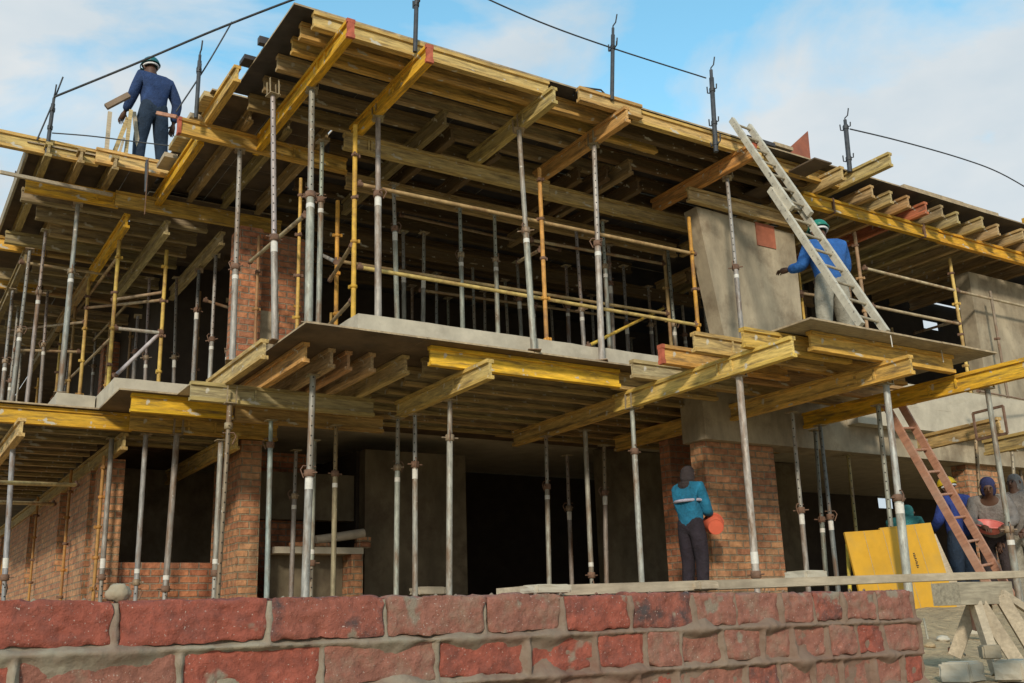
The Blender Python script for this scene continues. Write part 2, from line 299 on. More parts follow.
def standard(foot, top, label, group, col=(.50,.31,.055), r=.024, every=.5, off=.2):
    foot = Vector(foot); top = Vector(top); d = top-foot; L = d.length
    R0 = root('scaffold_standard', label, 'scaffold pole', foot, group, d.to_track_quat('Z', 'Y'))
    b = MB(); b.tube([(0,0,0),(0,0,L)], r, 10); c = jit(col); b.build('pole', YPIPE, R0, c)
    z = off
    while z < L-.05:
        n = MB(); n.tube([(0,0,z-.02),(0,0,z-.012),(0,0,z+.012),(0,0,z+.02)], [r+.002,r+.014,r+.014,r+.002], 10)
        for k in range(2):
            a = random.uniform(0, 6.28); h = Vector((math.cos(a), math.sin(a), 0)); n.box((-.012,-.012,-.018), (.012,.012,.018), 0, Matrix.Translation(h*(r+.022)+Vector((0,0,z))))
        n.build('coupler', RUST if random.random() < .35 else YPIPE, R0, jit(c, .2)); z += every
    return R0
def pipe(p0, p1, label, group, col=(.42,.33,.20), r=.022, m=None, cat='scaffold pipe', name='scaffold_ledger'):
    p0 = Vector(p0); p1 = Vector(p1); q = (p1-p0).to_track_quat('Z', 'Y'); L = (p1-p0).length
    R0 = root(name, label, cat, p0, group, q)
    b = MB(); b.tube([(0,0,0),(0,0,L)], r, 10); b.build('tube', m or YPIPE, R0, jit(col))
    for z in (.02, L-.02):
        e = MB(); e.tube([(0,0,z-.03),(0,0,z+.03)], r+.009, 8); e.bar((0,-.02,z), (0,.05,z), .02, .03); e.build('end_clamp', RUST, R0)
    return R0
# ================================================================== GROUND
def gz(x, y):
    def ss(a, b, t):
        t = max(0, min(1, (t-a)/(b-a))); return t*t*(3-2*t)
    z = -1.25 + ss(1.95, 2.5, y)*.93 + ss(2.6, 6.5, y)*.38
    inside = ss(8.5, 10.5, y)
    left = 1-ss(5.2, 7.6, x)
    z = z + inside*(.04 + .24*left*1.0)
    z += inside*left*0.0
    if y < 30 and x < 30: z += .04*noise.noise(Vector((x*1.3, y*1.3, 0))) * ss(1.5, 3, y) * (1-.8*inside) + .02*noise.noise(Vector((x*5, y*5, 3)))*ss(1.5, 3, y)*(1-inside)
    return z
def axis(fine0, fine1, step, far):
    a = list(np.arange(fine0, fine1, step)); x = a[-1]; d = step
    while x < far: d *= 1.35; x += d; a.append(x)
    x = a[0]; d = step
    while x > -far: d *= 1.35; x -= d; a.insert(0, x)
    return a
gx = axis(-2, 14, .12, 600); gy = axis(-1, 13, .12, 600)
b = MB(); vs = [(x, y, gz(x, y)) for y in gy for x in gx]; nx = len(gx)
b.add(vs, [(j*nx+i, j*nx+i+1, (j+1)*nx+i+1, (j+1)*nx+i) for j in range(len(gy)-1) for i in range(nx-1)], 0, True)
tag(b.build('ground', SAND), 'sandy building site ground', 'ground', kind='structure')

# ================================================================== FOREGROUND BRICK WALL
def vnoise(p, s): return noise.noise(Vector(p)*s)
def near_wall():
    Y0 = 1.90; CH = .085; top = .070
    bricks = MB(); rnd = random.Random(3)
    def one(x0, x1, z0, z1, y0, tilt, kind):
        nxs = max(8, int((x1-x0)/.0065)); nzs = 14; nys = 9; dep = .105
        grid = {}
        vs = []; fs = []
        seed = rnd.uniform(0, 99); cx = (x0+x1)/2; cz = (z0+z1)/2
        hx, hy, hz = (x1-x0)/2, dep/2, (z1-z0)/2
        def P(u, v, w):  # -1..1 box coords
            p = Vector((u*hx, v*hy, w*hz)); rad = .0045
            q = Vector((max(-hx+rad, min(hx-rad, p.x)), max(-hy+rad, min(hy-rad, p.y)), max(-hz+rad, min(hz-rad, p.z))))
            d = p-q
            if d.length > 1e-6: p = q + d.normalized()*rad*min(1, d.length/rad)
            n = (p.normalized())
            pw = p+Vector((seed, seed*.7, 0))
            f = .0050*noise.noise(pw*16)+.0026*noise.noise(pw*48)+.0014*noise.noise(pw*120)+.0007*noise.noise(pw*260)
            ed = max(0, (abs(u)-.86)/.14)+max(0, (abs(w)-.72)/.28)
            f += -.009*ed*max(0, noise.noise(pw*42)+.12)
            nn_ = noise.noise(pw*30+Vector((9,9,9)))
            if nn_ > .42: f -= (nn_-.42)*.022
            p = p + Vector((d.x, d.y, d.z)).normalized()*f if d.length > 1e-6 else p
            ct, st = math.cos(tilt), math.sin(tilt)
            return (cx+p.x*ct-p.z*st, y0+hy+p.y, cz+p.x*st+p.z*ct)
        def face(fn, a, c):
            n0 = len(vs)
            for j in range(c+1):
                for i in range(a+1): vs.append(P(*fn(-1+2*i/a, -1+2*j/c)))
            for j in range(c):
                for i in range(a): q = n0+j*(a+1)+i; fs.append((q, q+1, q+a+2, q+a+1))
        face(lambda s, t: (s, -1, t), nxs, nzs); face(lambda s, t: (s, t, 1), nxs, nys)
        face(lambda s, t: (-1, -s, t), nys, nzs); face(lambda s, t: (1, s, t), nys, nzs)
        face(lambda s, t: (s, -t, -1), nxs, 3)
        bricks.add(vs, fs, kind, True)
    # first course follows the photograph's lengths, the rest run in rough stretcher/header bond
    joints = [-.34,-.10,.145,.386,.657,.895,1.123,1.324,1.509,1.704,1.841,2.0,2.115,2.23,2.36,2.515]
    rows = [joints]
    rows.append([-.25,.02,.232,.50,.765,1.01,1.225,1.41,1.55,1.655,1.79,1.92,2.03,2.16,2.27,2.38,2.53])
    rows.append([-.10,.14,.38,.66,.90,1.10,1.30,1.52,1.64,1.86,1.97,2.09,2.20,2.33,2.44,2.54])
    for k in range(4):
        rows.append([round(-.3+.23*i+.1*(k % 2)+rnd.uniform(-.01,.01), 3) for i in range(9)]+[1.78+.118*i+(k % 2)*.03 for i in range(7)])
    for r, js in enumerate(rows):
        z1 = top-CH*r; z0 = z1-CH+.006
        if r == 1: z0 -= .0
        for i in range(len(js)-1):
            g = rnd.uniform(.001, .006)
            kind = rnd.choices([0, 1, 2], [5, 3, 2])[0]
            if r == 0: kind = [0,0,0,0,1,2,2,0,1,2,2,2,1,2,2,2][i]
            elif js[i] > 1.3 and rnd.random() < .65: kind = 2
            one(js[i]+g, js[i+1]-g, z0+rnd.uniform(-.002,.003), z1+rnd.uniform(-.004,.003), Y0+rnd.uniform(-.006,.006)+.004*r, rnd.uniform(-.012,.012), kind)
    # mortar: a lumpy sheet that bulges out of the joints
    mo = MB(); xs = np.arange(-.36, 2.535, .0055); zs = np.arange(-.52, top-.004, .0045)
    def dj(x, z):
        r = (top-z)/CH; k = int(round(r)); db = abs(r-k)*CH if k >= 1 else 1
        ri = min(len(rows)-1, max(0, int(r))); dv = min(abs(x-j) for j in rows[ri]); return db, dv
    vs = []
    for z in zs:
        for x in xs:
            db, dv = dj(x, z); p = Vector((x, z, 0))
            big = noise.noise(p*9+Vector((3,1,0))); mid = noise.noise(p*19); fi = noise.noise(p*60)
            wb = .006+.034*max(0, big+.02)+.006*mid; wv = .005+.018*max(0, noise.noise(p*8+Vector((7,2,0))))+.006*max(0, mid)
            if z > top-.012: wb = 0
            e = max(math.exp(-(db/wb)**2*1.2) if wb > 0 else 0, math.exp(-(dv/wv)**2*1.2)*.9)
            a = .008 + .018*max(0, big+.2)
            y = Y0+.012 - e*(a+.008) + .0035*mid*e + .0022*fi*e + .002*fi
            if z > top-.03 : y += max(0, (z-(top-.03)))*.25
            vs.append((x, y, z))
    w = len(xs); mo.add(vs, [(j*w+i, j*w+i+1, (j+1)*w+i+1, (j+1)*w+i) for j in range(len(zs)-1) for i in range(w-1)], 0, True)
    mo.box((-.36, Y0+.02, -.52), (2.53, Y0+.10, top-.008)); mo.box((-.36, Y0+.012, -1.4), (2.53, Y0+.1, -.515))
    # lumps of mortar left along the top
    for i in range(26):
        x = rnd.uniform(0, 2.5); sz = rnd.uniform(.0015, .0035)
        c = Vector((x, Y0+rnd.uniform(.008,.05), top+sz*.2)); t = []
        mo.tube([c+Vector((-sz*1.6,0,-sz)), c+Vector((-sz,0,sz*.2)), c+Vector((0,0,sz*.8)), c+Vector((sz,0,0)), c+Vector((sz*1.6,0,-sz))], [sz*.3, sz*.9, sz, sz*.8, sz*.3], 7)
    R0 = root('brick_wall', 'low new wall of rough red bricks and oozing grey mortar across the foreground', 'wall', (0,0,0))
    def bm(name, c, dirt, amt):
        m = mat(name, c, .9, var=.3, scale=38, bump=1.0, coords='Object', dirt=dirt, dirtamt=amt, specks=((.46,.36,.30), 230, .665), smear=((.25,.20,.145), 13, .635))
        for n in m.node_tree.nodes:
            if n.type == 'TEX_NOISE' and abs(n.inputs['Scale'].default_value-2.3) < .01: n.inputs['Scale'].default_value = 17
        return m
    bo = bricks.build('bricks', [bm('near_brick_red', (.30,.085,.055), (.15,.062,.048), .4), bm('near_brick_burnt', (.27,.09,.06), (.07,.055,.052), .5), bm('near_brick_brown', (.27,.115,.08), (.26,.18,.125), .4)], R0)
    bo2 = mo.build('mortar', MORT, R0)
near_wall()
def lump(name, c, s, m, label, cat, seed=0, box=False):
    bmx = bmesh.new()
    if box: bmesh.ops.create_cube(bmx, size=2); bmesh.ops.bevel(bmx, geom=bmx.edges[:], offset=.18, segments=2, affect='EDGES'); bmesh.ops.subdivide_edges(bmx, edges=bmx.edges[:], cuts=2, use_grid_fill=True)
    else: bmesh.ops.create_icosphere(bmx, subdivisions=4, radius=1)
    for v in bmx.verts:
        p = v.co; f = 1+(.07 if box else .22)*noise.noise(p*1.3+Vector((seed,0,0)))+(.03 if box else .08)*noise.noise(p*4+Vector((seed,0,0))); v.co = Vector((p.x*s[0]*f, p.y*s[1]*f, p.z*s[2]*f))
    me = bpy.data.meshes.new(name); bmx.to_mesh(me); bmx.free(); me.materials.append(m)
    for p in me.polygons: p.use_smooth = not box
    o = bpy.data.objects.new(name, me); COL.objects.link(o); o.location = c
    if label: tag(o, label, cat)
    return o
lump('mortar_lump', tuple(aty(118,593,1.935)), (.020,.02,.018), CONC, 'grey stone like lump of mortar sitting on top of the near brick wall at left', 'rubble', 2)
lump('brick_piece', (1.325, 1.97, .084), (.05,.035,.010), CONCL, 'flat chip of pale rubble on the near wall below the plank end', 'rubble', 5, True)
lump('broken_brick', aty(806, 575, 2.42)+Vector((0,0,-.004)), (.055,.05,.017), CONCL, 'pale broken brick lying on the long plank near the middle of the right half', 'brick', 8, True)
lump('wood_packer', aty(702, 583.5, 2.05)+Vector((0,0,-.006)), (.035,.03,.010), PALEW, 'small pale packing piece under the plank, left of the yellow panels', 'wood block', 4, True)

# the long plank laid from the wall to the trestle
pl0 = aty(512, 592.5, 2.05); pl1 = aty(1075, 572.5, 2.33)
pl0.z += .0
b = MB(); L = (pl1-pl0).length; b.box((0,-.06,-.012), (L,.06,.012))
o = b.build('plank', PALEW); o.location = pl0; o.rotation_mode = 'QUATERNION'; o.rotation_quaternion = frame(pl0, pl1); tag(o, 'long thin pale plank lying on the near brick wall, reaching the right edge', 'plank')

# ================================================================== FIRST FLOOR STRUCTURE
def slab(name, x0, x1, y0, y1, z0, z1, m, label, cat, rough=.012, step=.25, parent=None):
    b = MB(); n = max(1, int((x1-x0)/step)); k = max(1, int((y1-y0)/step))
    # front face and left face with slightly uneven cast edges; the rest plain
    def P(x, y, z):
        e = 1 if (abs(y-y0) < 1e-6 or abs(x-x0) < 1e-6) else 0
        return (x-(abs(noise.noise(Vector((x*4,y*4,z*9)))*rough if abs(x-x0) < 1e-6 else 0)), y-(noise.noise(Vector((x*5,z*9,1)))*rough if abs(y-y0) < 1e-6 else 0), z+(noise.noise(Vector((x*3,y*3,5)))*rough*e if z == z1 else 0))
    xs = [x0+(x1-x0)*i/n for i in range(n+1)]; ys = [y0+(y1-y0)*i/k for i in range(k+1)]; zs = [z0+(z1-z0)*i/2 for i in range(3)]; zs[-1] = z1
    def grid(U, V, f, flip=False):
        vs = [f(u, v) for v in V for u in U]; w = len(U)
        fs = [(j*w+i, j*w+i+1, (j+1)*w+i+1, (j+1)*w+i) for j in range(len(V)-1) for i in range(w-1)]
        if flip: fs = [f_[::-1] for f_ in fs]
        b.add(vs, fs)
    grid(xs, zs, lambda u, v: P(u, y0, v)); grid(ys, zs, lambda u, v: P(x0, u, v), True); grid(ys, zs, lambda u, v: P(x1, u, v)); grid(xs, zs, lambda u, v: P(u, y1, v), True)
    grid(xs, ys, lambda u, v: P(u, v, z1)); grid(xs, ys, lambda u, v: P(u, v, z0), True)
    o = b.build(name, m, parent)
    if label: tag(o, label, cat)
    return o
slab('floor_slab', 3.80, 30, 8.70, 16.3, 2.772, 2.985, CONCL, 'pale cast concrete first floor slab edge behind the row of upper props', 'slab')
slab('floor_slab', 2.14, 3.78, 11.50, 20, 2.58, 2.80, CONCL, 'short pale concrete slab edge just left of the corner, above the yellow beams', 'slab')
slab('floor_slab', 1.70, 2.12, 12.45, 26, 2.58, 2.79, CONCL, 'pale concrete slab edge at far left of the first floor', 'slab')

def boxo(name, a, c, m, label=None, cat=None, parent=None, group=None):
    b = MB(); b.box(a, c); o = b.build(name, m, parent)
    if label: tag(o, label, cat, group)
    return o
def deck(name, label, x0, x1, y0, y1, z, t, sx, sy, m, me, jag=.0):
    """plywood decking: sheets nailed side by side, 4 mm gaps"""
    R0 = root(name, label, 'decking', (0,0,0)); rr = random.Random(x0*31+y0)
    x = x0
    while x < x1-.01:
        xe = min(x+sx, x1); y = y0+rr.uniform(-jag, jag)
        while y < y1-.01:
            ye = min(y+sy, y1); b = MB(); dz = rr.uniform(0, .004)
            b.box((x+.003, y+.003, z+dz), (xe-.003, ye-.003, z+t+dz), 0)
            b.mi = [0,0,1,1,1,1]; b.build('plywood_sheet', [m, me], R0); y = ye
        x = xe
    return R0
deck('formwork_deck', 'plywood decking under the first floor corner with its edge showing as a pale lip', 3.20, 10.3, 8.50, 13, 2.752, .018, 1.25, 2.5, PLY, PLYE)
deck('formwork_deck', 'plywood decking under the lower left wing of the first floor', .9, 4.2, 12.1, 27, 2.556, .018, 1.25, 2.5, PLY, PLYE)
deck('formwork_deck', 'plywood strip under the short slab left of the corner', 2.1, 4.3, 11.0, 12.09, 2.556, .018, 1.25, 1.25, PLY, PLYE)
# working platform on the right: thin sheets whose underside faces us
pf = root('working_platform', 'plywood working platform under the aluminium ladder at the right', 'platform', (0,0,0))
for i in range(6):
    b = MB(); xa = 7.42+i*.5; b.box((xa+.002, 6.32+.004*(i % 2), 2.757), (min(xa+.498, 10.40), 8.48, 2.775)); b.mi = [0,0,1,1,1,1]
    b.build('board', [PLYWB := MATS['weathered_plank'], PLYE], pf)
# rope ties hanging at the platform's edge
for px, yy in ((889, 336), (940, 352)):
    p = atz(px, yy-3, 2.775); b = MB(); b.tube([p+Vector((0,-.01,.01)), p+Vector((0,-.015,-.06)), p+Vector((.01,-.01,-.15))], .006, 6); tag(b.build('rope_tie', STICK), 'short pale tie hanging over the platform edge, '+('beside the ladder foot' if px < 900 else 'right of the ladder foot'), 'tie')

# ================================================================== WALLS
def wall_slant():
    b = MB(); pts = [(8.93,5.36),(10.78,5.30),(10.72,2.9),(9.30,2.9),(9.22,3.6)]
    n = len(pts); vs = [(x,9.30,z) for x,z in pts]+[(x,9.55,z) for x,z in pts]
    b.add(vs, [tuple(range(n-1,-1,-1)), tuple(range(n,2*n))]+[(i,(i+1)%n,(i+1)%n+n,i+n) for i in range(n)])
    o = b.build('concrete_pier', CONC); tag(o, 'broad concrete pier with slanted left edge on the upper storey', 'pier')
    a = aty(755, 222, 9.294); c = aty(775, 249, 9.294)
    boxo('patch_board', (a.x, 9.286, c.z), (c.x+.02, 9.299, a.z), PLYR, 'small square reddish board fixed near the top of the slanted concrete pier', 'board')
wall_slant()
def wallbox(name, a, c, m, label, cat='wall'): return boxo(name, a, c, m, label, cat)
wallbox('concrete_wall', (14.85,9.30,2.99), (19,9.55,5.40), CONC, 'tall bare concrete wall of the upper storey at the right edge')
slab('concrete_band', 8.35, 18, 8.88, 9.28, 2.10, 2.748, CONC, 'long concrete lintel beam over the ground floor opening at right', 'lintel')
wallbox('concrete_apron', (10.9,8.70,2.46), (18,8.875,3.10), CONCL, 'pale concrete edge beam below the right end of the platform', 'edge beam')
p = aty(703, 440, 9.0); q = aty(771, 440, 9.0)
wallbox('brick_pier', (p.x,9.0,-.2), (q.x+.02,9.24,2.098), BRK, 'wide brick pier beside the worker in the turquoise jacket', 'pier')
p = aty(966, 470, 9.0); q = aty(1000, 470, 9.0)
wallbox('brick_pier', (p.x,9.0,-.2), (q.x,9.24,2.098), BRK, 'brick pier behind the group of workers at the right edge', 'pier')
# corner brick pier
wallbox('brick_pier', (3.80,12.20,.2), (4.06,13.3,2.34), BRK, 'tall narrow brick pier left of the corner props on the ground floor', 'pier')
# brick sill wall and opening
wallbox('brick_parapet', (2.625,13.03,.1), (3.799,13.24,.92), BRKD, 'low brick sill wall under the dark opening at lower left')
wallbox('inner_wall', (3.801,16.41,.1), (6.0,16.5,3.4), DK if 'DK' in globals() else CONC, 'dark upper strip of wall behind the grey inner wall at lower left')
wallbox('inner_wall', (2.63,16.2,.1), (6.0,16.4,2.55), CONC, 'grey inner wall seen through the lower left opening')
# brick wall running back with recesses
bw = root('brick_side_wall', 'long brick side wall with narrow recesses running back at lower left', 'wall', (0,0,0))
ys = 13.0; segs = [(13.0,13.5,0),(13.5,14.0,1),(14.0,15.4,0),(15.4,16.3,2),(16.3,18.6,0),(18.6,19.4,2),(19.4,22,0),(22,23.4,2),(23.4,26.5,0),(26.5,28,2),(28,34,0)]
for a, c, t in segs:
    b = MB()
    if t == 0: b.box((2.40,a,.1), (2.62,c,2.15))
    elif t == 1: b.box((2.46,a,.1), (2.62,c,2.15))
    else: b.box((2.55,a,1.0), (2.62,c,2.15)); b.box((2.401,a+.001,.1), (2.62,c-.001,.98))
    b.build('pilaster' if t == 0 else 'recess', BRK, bw)
# centre ground floor: lintel, concrete walls, shelf
p = aty(268, 470, 14); q = aty(366, 470, 14)
wallbox('rear_lintel', (4.1,13.6,1.55), (6.05,13.8,2.2), CONCS, 'dim concrete lintel behind the corner props on the ground floor', 'lintel')
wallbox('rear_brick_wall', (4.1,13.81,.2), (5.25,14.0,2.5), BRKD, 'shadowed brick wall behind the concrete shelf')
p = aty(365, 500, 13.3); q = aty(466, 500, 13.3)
wallbox('concrete_wall', (p.x,13.3,.2), (q.x,13.5,2.54), CONCS, 'dim plain concrete wall in the middle of the ground floor, left of the black doorway')
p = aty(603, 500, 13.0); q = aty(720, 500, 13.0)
wallbox('concrete_wall', (p.x,13.0,-.2), (q.x+2,13.2,2.75), CONCS, 'dim concrete wall behind the turquoise jacketed worker')
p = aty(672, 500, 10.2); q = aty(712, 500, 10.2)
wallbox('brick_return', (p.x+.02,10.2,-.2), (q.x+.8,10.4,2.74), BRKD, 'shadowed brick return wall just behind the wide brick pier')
# shelf
p = aty(272, 552, 12.6); q = aty(352, 549, 12.6)
sh = root('concrete_shelf', 'thin concrete shelf on a brick support behind the corner prop', 'shelf', (0,0,0))
boxo('top', (p.x,12.5,p.z-.02), (q.x+.12,12.9,p.z+.06), CONCL, parent=sh)
boxo('support', (q.x-.04,12.52,.1), (q.x+.12,12.88,p.z-.022), BRK, parent=sh)
boxo('back_panel', (p.x,12.80,.1), (q.x-.045,12.88,p.z-.022), CONCS, parent=sh)
zt = p.z+.061
b = MB(); b.tube([(4.95,12.62,zt+.10),(5.3,12.62,zt+.15),(5.62,12.62,zt+.2)], [.055,.06,.062], 12)
tag(b.build('paper_roll', PAPER), 'pale rolled bag resting on bricks on top of the concrete shelf', 'roll')
for i, (x, z) in enumerate(((4.72,.035),(5.05,.03),(5.62,.04),(5.62,.115))):
    lump('loose_brick', (x,12.65,zt+z), (.10,.05,.035), BRK, ['loose brick at the left end of the concrete shelf','loose brick under the paper roll','lower brick of the stack at the right end of the shelf','upper brick of the stack at the right end of the shelf'][i], 'brick', i, True)
lump('concrete_block', aty(428, 587, 12.2)+Vector((0,0,-.05)), (.22,.12,.05), CONCL, 'pale concrete block low behind the near wall, right of the shelf', 'block', 3, True)

# upper storey walls
p = aty(238, 300, 12.2)
wallbox('brick_pier', (p.x,12.2,2.806), (p.x+.30,12.6,5.15), BRKD, 'narrow upper storey brick pier just left of the corner')
ub = root('upper_brick_wall', 'upper storey brick wall with a grey rendered patch at the corner', 'wall', (0,0,0))
b = MB(); b.box((p.x+.362,12.42,2.99), (aty(304,300,12.42).x,12.62,5.2)); b.build('brickwork', BRKD, ub)
u = aty(258, 300, 12.41); b = MB(); b.box((u.x,12.395,3.2), (u.x+.28,12.418,4.1)); b.build('rendered_patch', CONC, ub)
for i, (pa, pb, yy) in enumerate(((100,128,19),(52,70,24))):
    p = aty(pa, 400, yy); q = aty(pb, 400, yy)
    wallbox('brick_pier', (p.x,yy,2.8), (q.x,yy+.3,5.3), BRKD, ['brown brick pier deep in the upper left wing','farthest brick pier of the upper left wing'][i], 'pier')
# rear walls that close the shell
DK = mat('shaded_block', (.05,.038,.028), .95, var=.3, scale=3)  # near-black colour carries the darkness of the unlit rooms
def holed(name, x0, x1, y, t, z0, z1, holes, m, label):
    b = MB(); holes = sorted(holes); x = x0
    for (a, c, za, zb) in holes:
        b.box((x,y,z0), (a,y+t,z1)); b.box((a,y,z0), (c,y+t,za)); b.box((a,y,zb), (c,y+t,z1)); x = c
    b.box((x,y,z0), (x1,y+t,z1)); return tag(b.build(name, m), label, 'wall')
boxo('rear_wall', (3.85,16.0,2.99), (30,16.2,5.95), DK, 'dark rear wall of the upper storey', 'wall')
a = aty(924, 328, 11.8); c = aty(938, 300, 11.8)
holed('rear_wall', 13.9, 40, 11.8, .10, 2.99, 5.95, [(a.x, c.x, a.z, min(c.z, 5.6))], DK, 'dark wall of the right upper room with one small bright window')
h = []
for (x0, y0, x1, y1) in ((879,508,891,474),(944,492,955,468),(1008,470,1024,450)):
    a = aty(x0, y0, 16); c = aty(x1, y1, 16); h.append((a.x, c.x, a.z, c.z))
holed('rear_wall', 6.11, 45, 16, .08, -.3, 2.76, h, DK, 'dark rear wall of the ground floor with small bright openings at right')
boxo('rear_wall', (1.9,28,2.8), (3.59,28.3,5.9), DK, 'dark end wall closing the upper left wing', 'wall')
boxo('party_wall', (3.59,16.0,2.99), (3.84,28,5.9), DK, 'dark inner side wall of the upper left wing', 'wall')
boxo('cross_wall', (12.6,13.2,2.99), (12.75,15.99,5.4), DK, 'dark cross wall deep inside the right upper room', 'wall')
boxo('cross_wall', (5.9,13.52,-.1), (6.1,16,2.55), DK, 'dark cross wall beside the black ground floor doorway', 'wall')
# ================================================================== ROOF FORMWORK
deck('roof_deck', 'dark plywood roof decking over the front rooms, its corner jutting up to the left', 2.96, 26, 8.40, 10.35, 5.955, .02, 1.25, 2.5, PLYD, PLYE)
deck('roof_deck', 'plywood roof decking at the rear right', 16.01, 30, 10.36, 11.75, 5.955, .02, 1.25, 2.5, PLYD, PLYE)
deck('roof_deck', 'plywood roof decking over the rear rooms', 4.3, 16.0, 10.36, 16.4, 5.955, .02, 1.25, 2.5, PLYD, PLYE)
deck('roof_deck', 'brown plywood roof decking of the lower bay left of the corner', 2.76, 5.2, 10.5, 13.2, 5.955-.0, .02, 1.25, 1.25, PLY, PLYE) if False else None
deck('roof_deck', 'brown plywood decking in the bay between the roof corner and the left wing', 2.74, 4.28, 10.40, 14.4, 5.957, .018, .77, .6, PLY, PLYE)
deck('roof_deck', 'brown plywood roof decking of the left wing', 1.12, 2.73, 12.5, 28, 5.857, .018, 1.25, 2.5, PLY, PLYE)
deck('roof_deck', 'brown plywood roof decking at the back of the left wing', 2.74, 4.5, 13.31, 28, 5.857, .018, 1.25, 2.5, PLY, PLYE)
G1 = 'timber beams of the roof formwork'
# front fascia beams (parallel to the facade)
Z = 5.953
beam((3.17,8.44,Z),(5.98,8.44,Z), 'long pale beam along the roof front edge from the corner to the third cross beam', G1, (.56,.42,.20), z='top', h=.18)
beam((6.36,8.38,Z+.02),(7.28,8.38,Z+.02), 'short pale beam on the roof edge under the bent wire handle', G1, (.56,.42,.20), z='top', h=.18)
beam((7.18,8.46,Z),(9.35,8.46,Z), 'pale beam on the roof front edge left of the aluminium ladder top', G1, (.55,.40,.18), z='top', h=.18)
beam((9.1,8.60,Z),(11.0,8.60,Z), 'weathered roof edge beam behind the aluminium ladder', G1, RAW, z='top', h=.18)
# joists behind, parallel
ys = [8.68, 8.97, 9.36, 9.85, 10.30]
for i, y in enumerate(ys):
    beam((3.13+.02*(i % 2),y,Z),(8.0 if i % 2 else 7.2,y,Z), ORD[i+1]+' roof joist behind the front edge, its end sticking out at the corner', G1, [(.52,.36,.15),(.54,.37,.14),(.42,.34,.22),(.34,.27,.17),(.34,.27,.17)][i], z='top', h=.18)
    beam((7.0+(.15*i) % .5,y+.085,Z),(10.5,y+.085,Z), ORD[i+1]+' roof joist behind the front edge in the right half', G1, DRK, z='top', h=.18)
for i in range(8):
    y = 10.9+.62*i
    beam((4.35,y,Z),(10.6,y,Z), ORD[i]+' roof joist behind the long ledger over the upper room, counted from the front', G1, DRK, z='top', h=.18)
# cross beams that carry them (perpendicular), ends forward
ends = [atz(351,37,5.57), atz(430,62,5.57), atz(555,103,5.57), atz(628,122,5.57), atz(756,157,5.57)]
nm = [('yellow cross beam with red end at the roof corner',YELB,'a'),('yellow cross beam with red painted end, second from the roof corner',YEL,'a'),('pale cross beam poking out at the middle of the roof edge',(.52,.42,.20),''),('orange tinted cross beam right of the wire handle',(.60,.37,.16),''),('orange cross beam with red end beside the aluminium ladder',(.58,.31,.13),'a')]
for e, (n, c, en) in zip(ends, nm):
    beam((e.x,e.y,5.57),(e.x+.02,10.15 if c != YELB else 11.0,5.57), n, G1, c, z='bot', ends=en, brackets=(.62,.82))
for i, x in enumerate((5.1,7.8)):
    beam((x,9.25,5.57),(x,12.2,5.57), ['dim','darker'][i]+' short cross beam end hanging under the roof '+['left','right']+'' if False else ['dim short cross beam end under the roof, left of the middle','dark short cross beam end under the roof, right of the middle'][i], G1, GRY, z='bot')
for i, (px, py) in enumerate(((415,188),(385,215))): pass
for i, x in enumerate((5.35,6.05,7.35,7.65,8.25)):
    beam((x,9.55+.1*(i%3),5.57),(x,11.4,5.57), ORD[i]+' stub of cross beam resting on the long ledger, from the left', G1, DRK, z='bot')
a = atz(344,133,5.57); c = atz(695,217,5.57)
beam((a.x,9.97,5.57),(7.0,9.97,5.57), 'long weathered ledger beam across the upper room, left length', G1, (.46,.37,.20), z='top', brackets=(.3,.34))
beam((7.0,10.06,5.57),(c.x+.05,10.06,5.57), 'long weathered ledger beam across the upper room, right length', G1, (.46,.37,.20), z='top')
beam((4.6,10.95,5.57),(10.0,10.95,5.57), 'second ledger beam deeper in the upper room, its sawn end left', G1, (.40,.32,.20), z='top')
beam((4.9,12.6,5.5),(12.0,12.6,5.5), 'dark third ledger beam deep in the upper room', G1, DRK, z='top')
beam((8.72,9.22,5.56),(10.95,9.22,5.56), 'beam lying on top of the slanted concrete pier', G1, (.42,.34,.19), z='top')
# right half: yellow edge beam and joist ends above it
beam((10.38,8.74,5.652),(13.32,8.74,5.652), 'yellow edge beam over the blue shirted worker, left length', G1, YEL, z='top')
beam((13.33,8.76,5.652),(17.5,8.76,5.652), 'yellow edge beam at the top right, right length', G1, YEL, z='top')
for i, x in enumerate((12.95,)): 
    b = MB(); b.box((x-.02,8.69,5.44), (x+.02,8.80,5.665)); 
    b.box((10.95,8.69,5.44), (10.98,8.80,5.665)); tag(b.build('clamp_strap', RUST), 'thin steel straps round the yellow edge beam', 'strap')
xs = [11.45,11.86,12.22,12.66,12.98,13.42,13.95,14.45,15.0,15.5,16.0,16.6]
cols = [(.42,.34,.2),(.45,.38,.23),(.48,.30,.17),(.50,.19,.11),(.38,.30,.20),(.46,.39,.25),(.47,.36,.22),(.44,.33,.2),(.45,.36,.22),(.4,.3,.18),(.4,.3,.18),(.4,.3,.18)]
for i, x in enumerate(xs):
    beam((x,8.40+.04*math.sin(i*3),5.656),(x,13.1 if x < 13.3 else 11.7,5.656), ORD[i]+' joist end along the right roof edge, counted from the loose long beam'+(', reddish' if i == 3 else ''), G1, cols[i], z='bot', h=.19, ends='' )
beam((10.6,8.2,5.66),(10.62,11.5,5.66), 'pale joist running out beside the dark post clamp, left of the longest one', G1, (.50,.40,.21), z='bot')
p = atz(892,168,5.72)
beam((p.x,7.72,5.85),(p.x+.02,11.0,5.86), 'loose pale joist jutting farthest out over the right roof edge', G1, (.55,.44,.22), z='mid')
p = atz(817,168,5.75)
b = MB(); b.box((9.95,8.1,5.78), (10.28,10.5,5.80)); tag(b.build('board', PLY), 'flat board under the red plywood triangle, just right of the ladder', 'board')
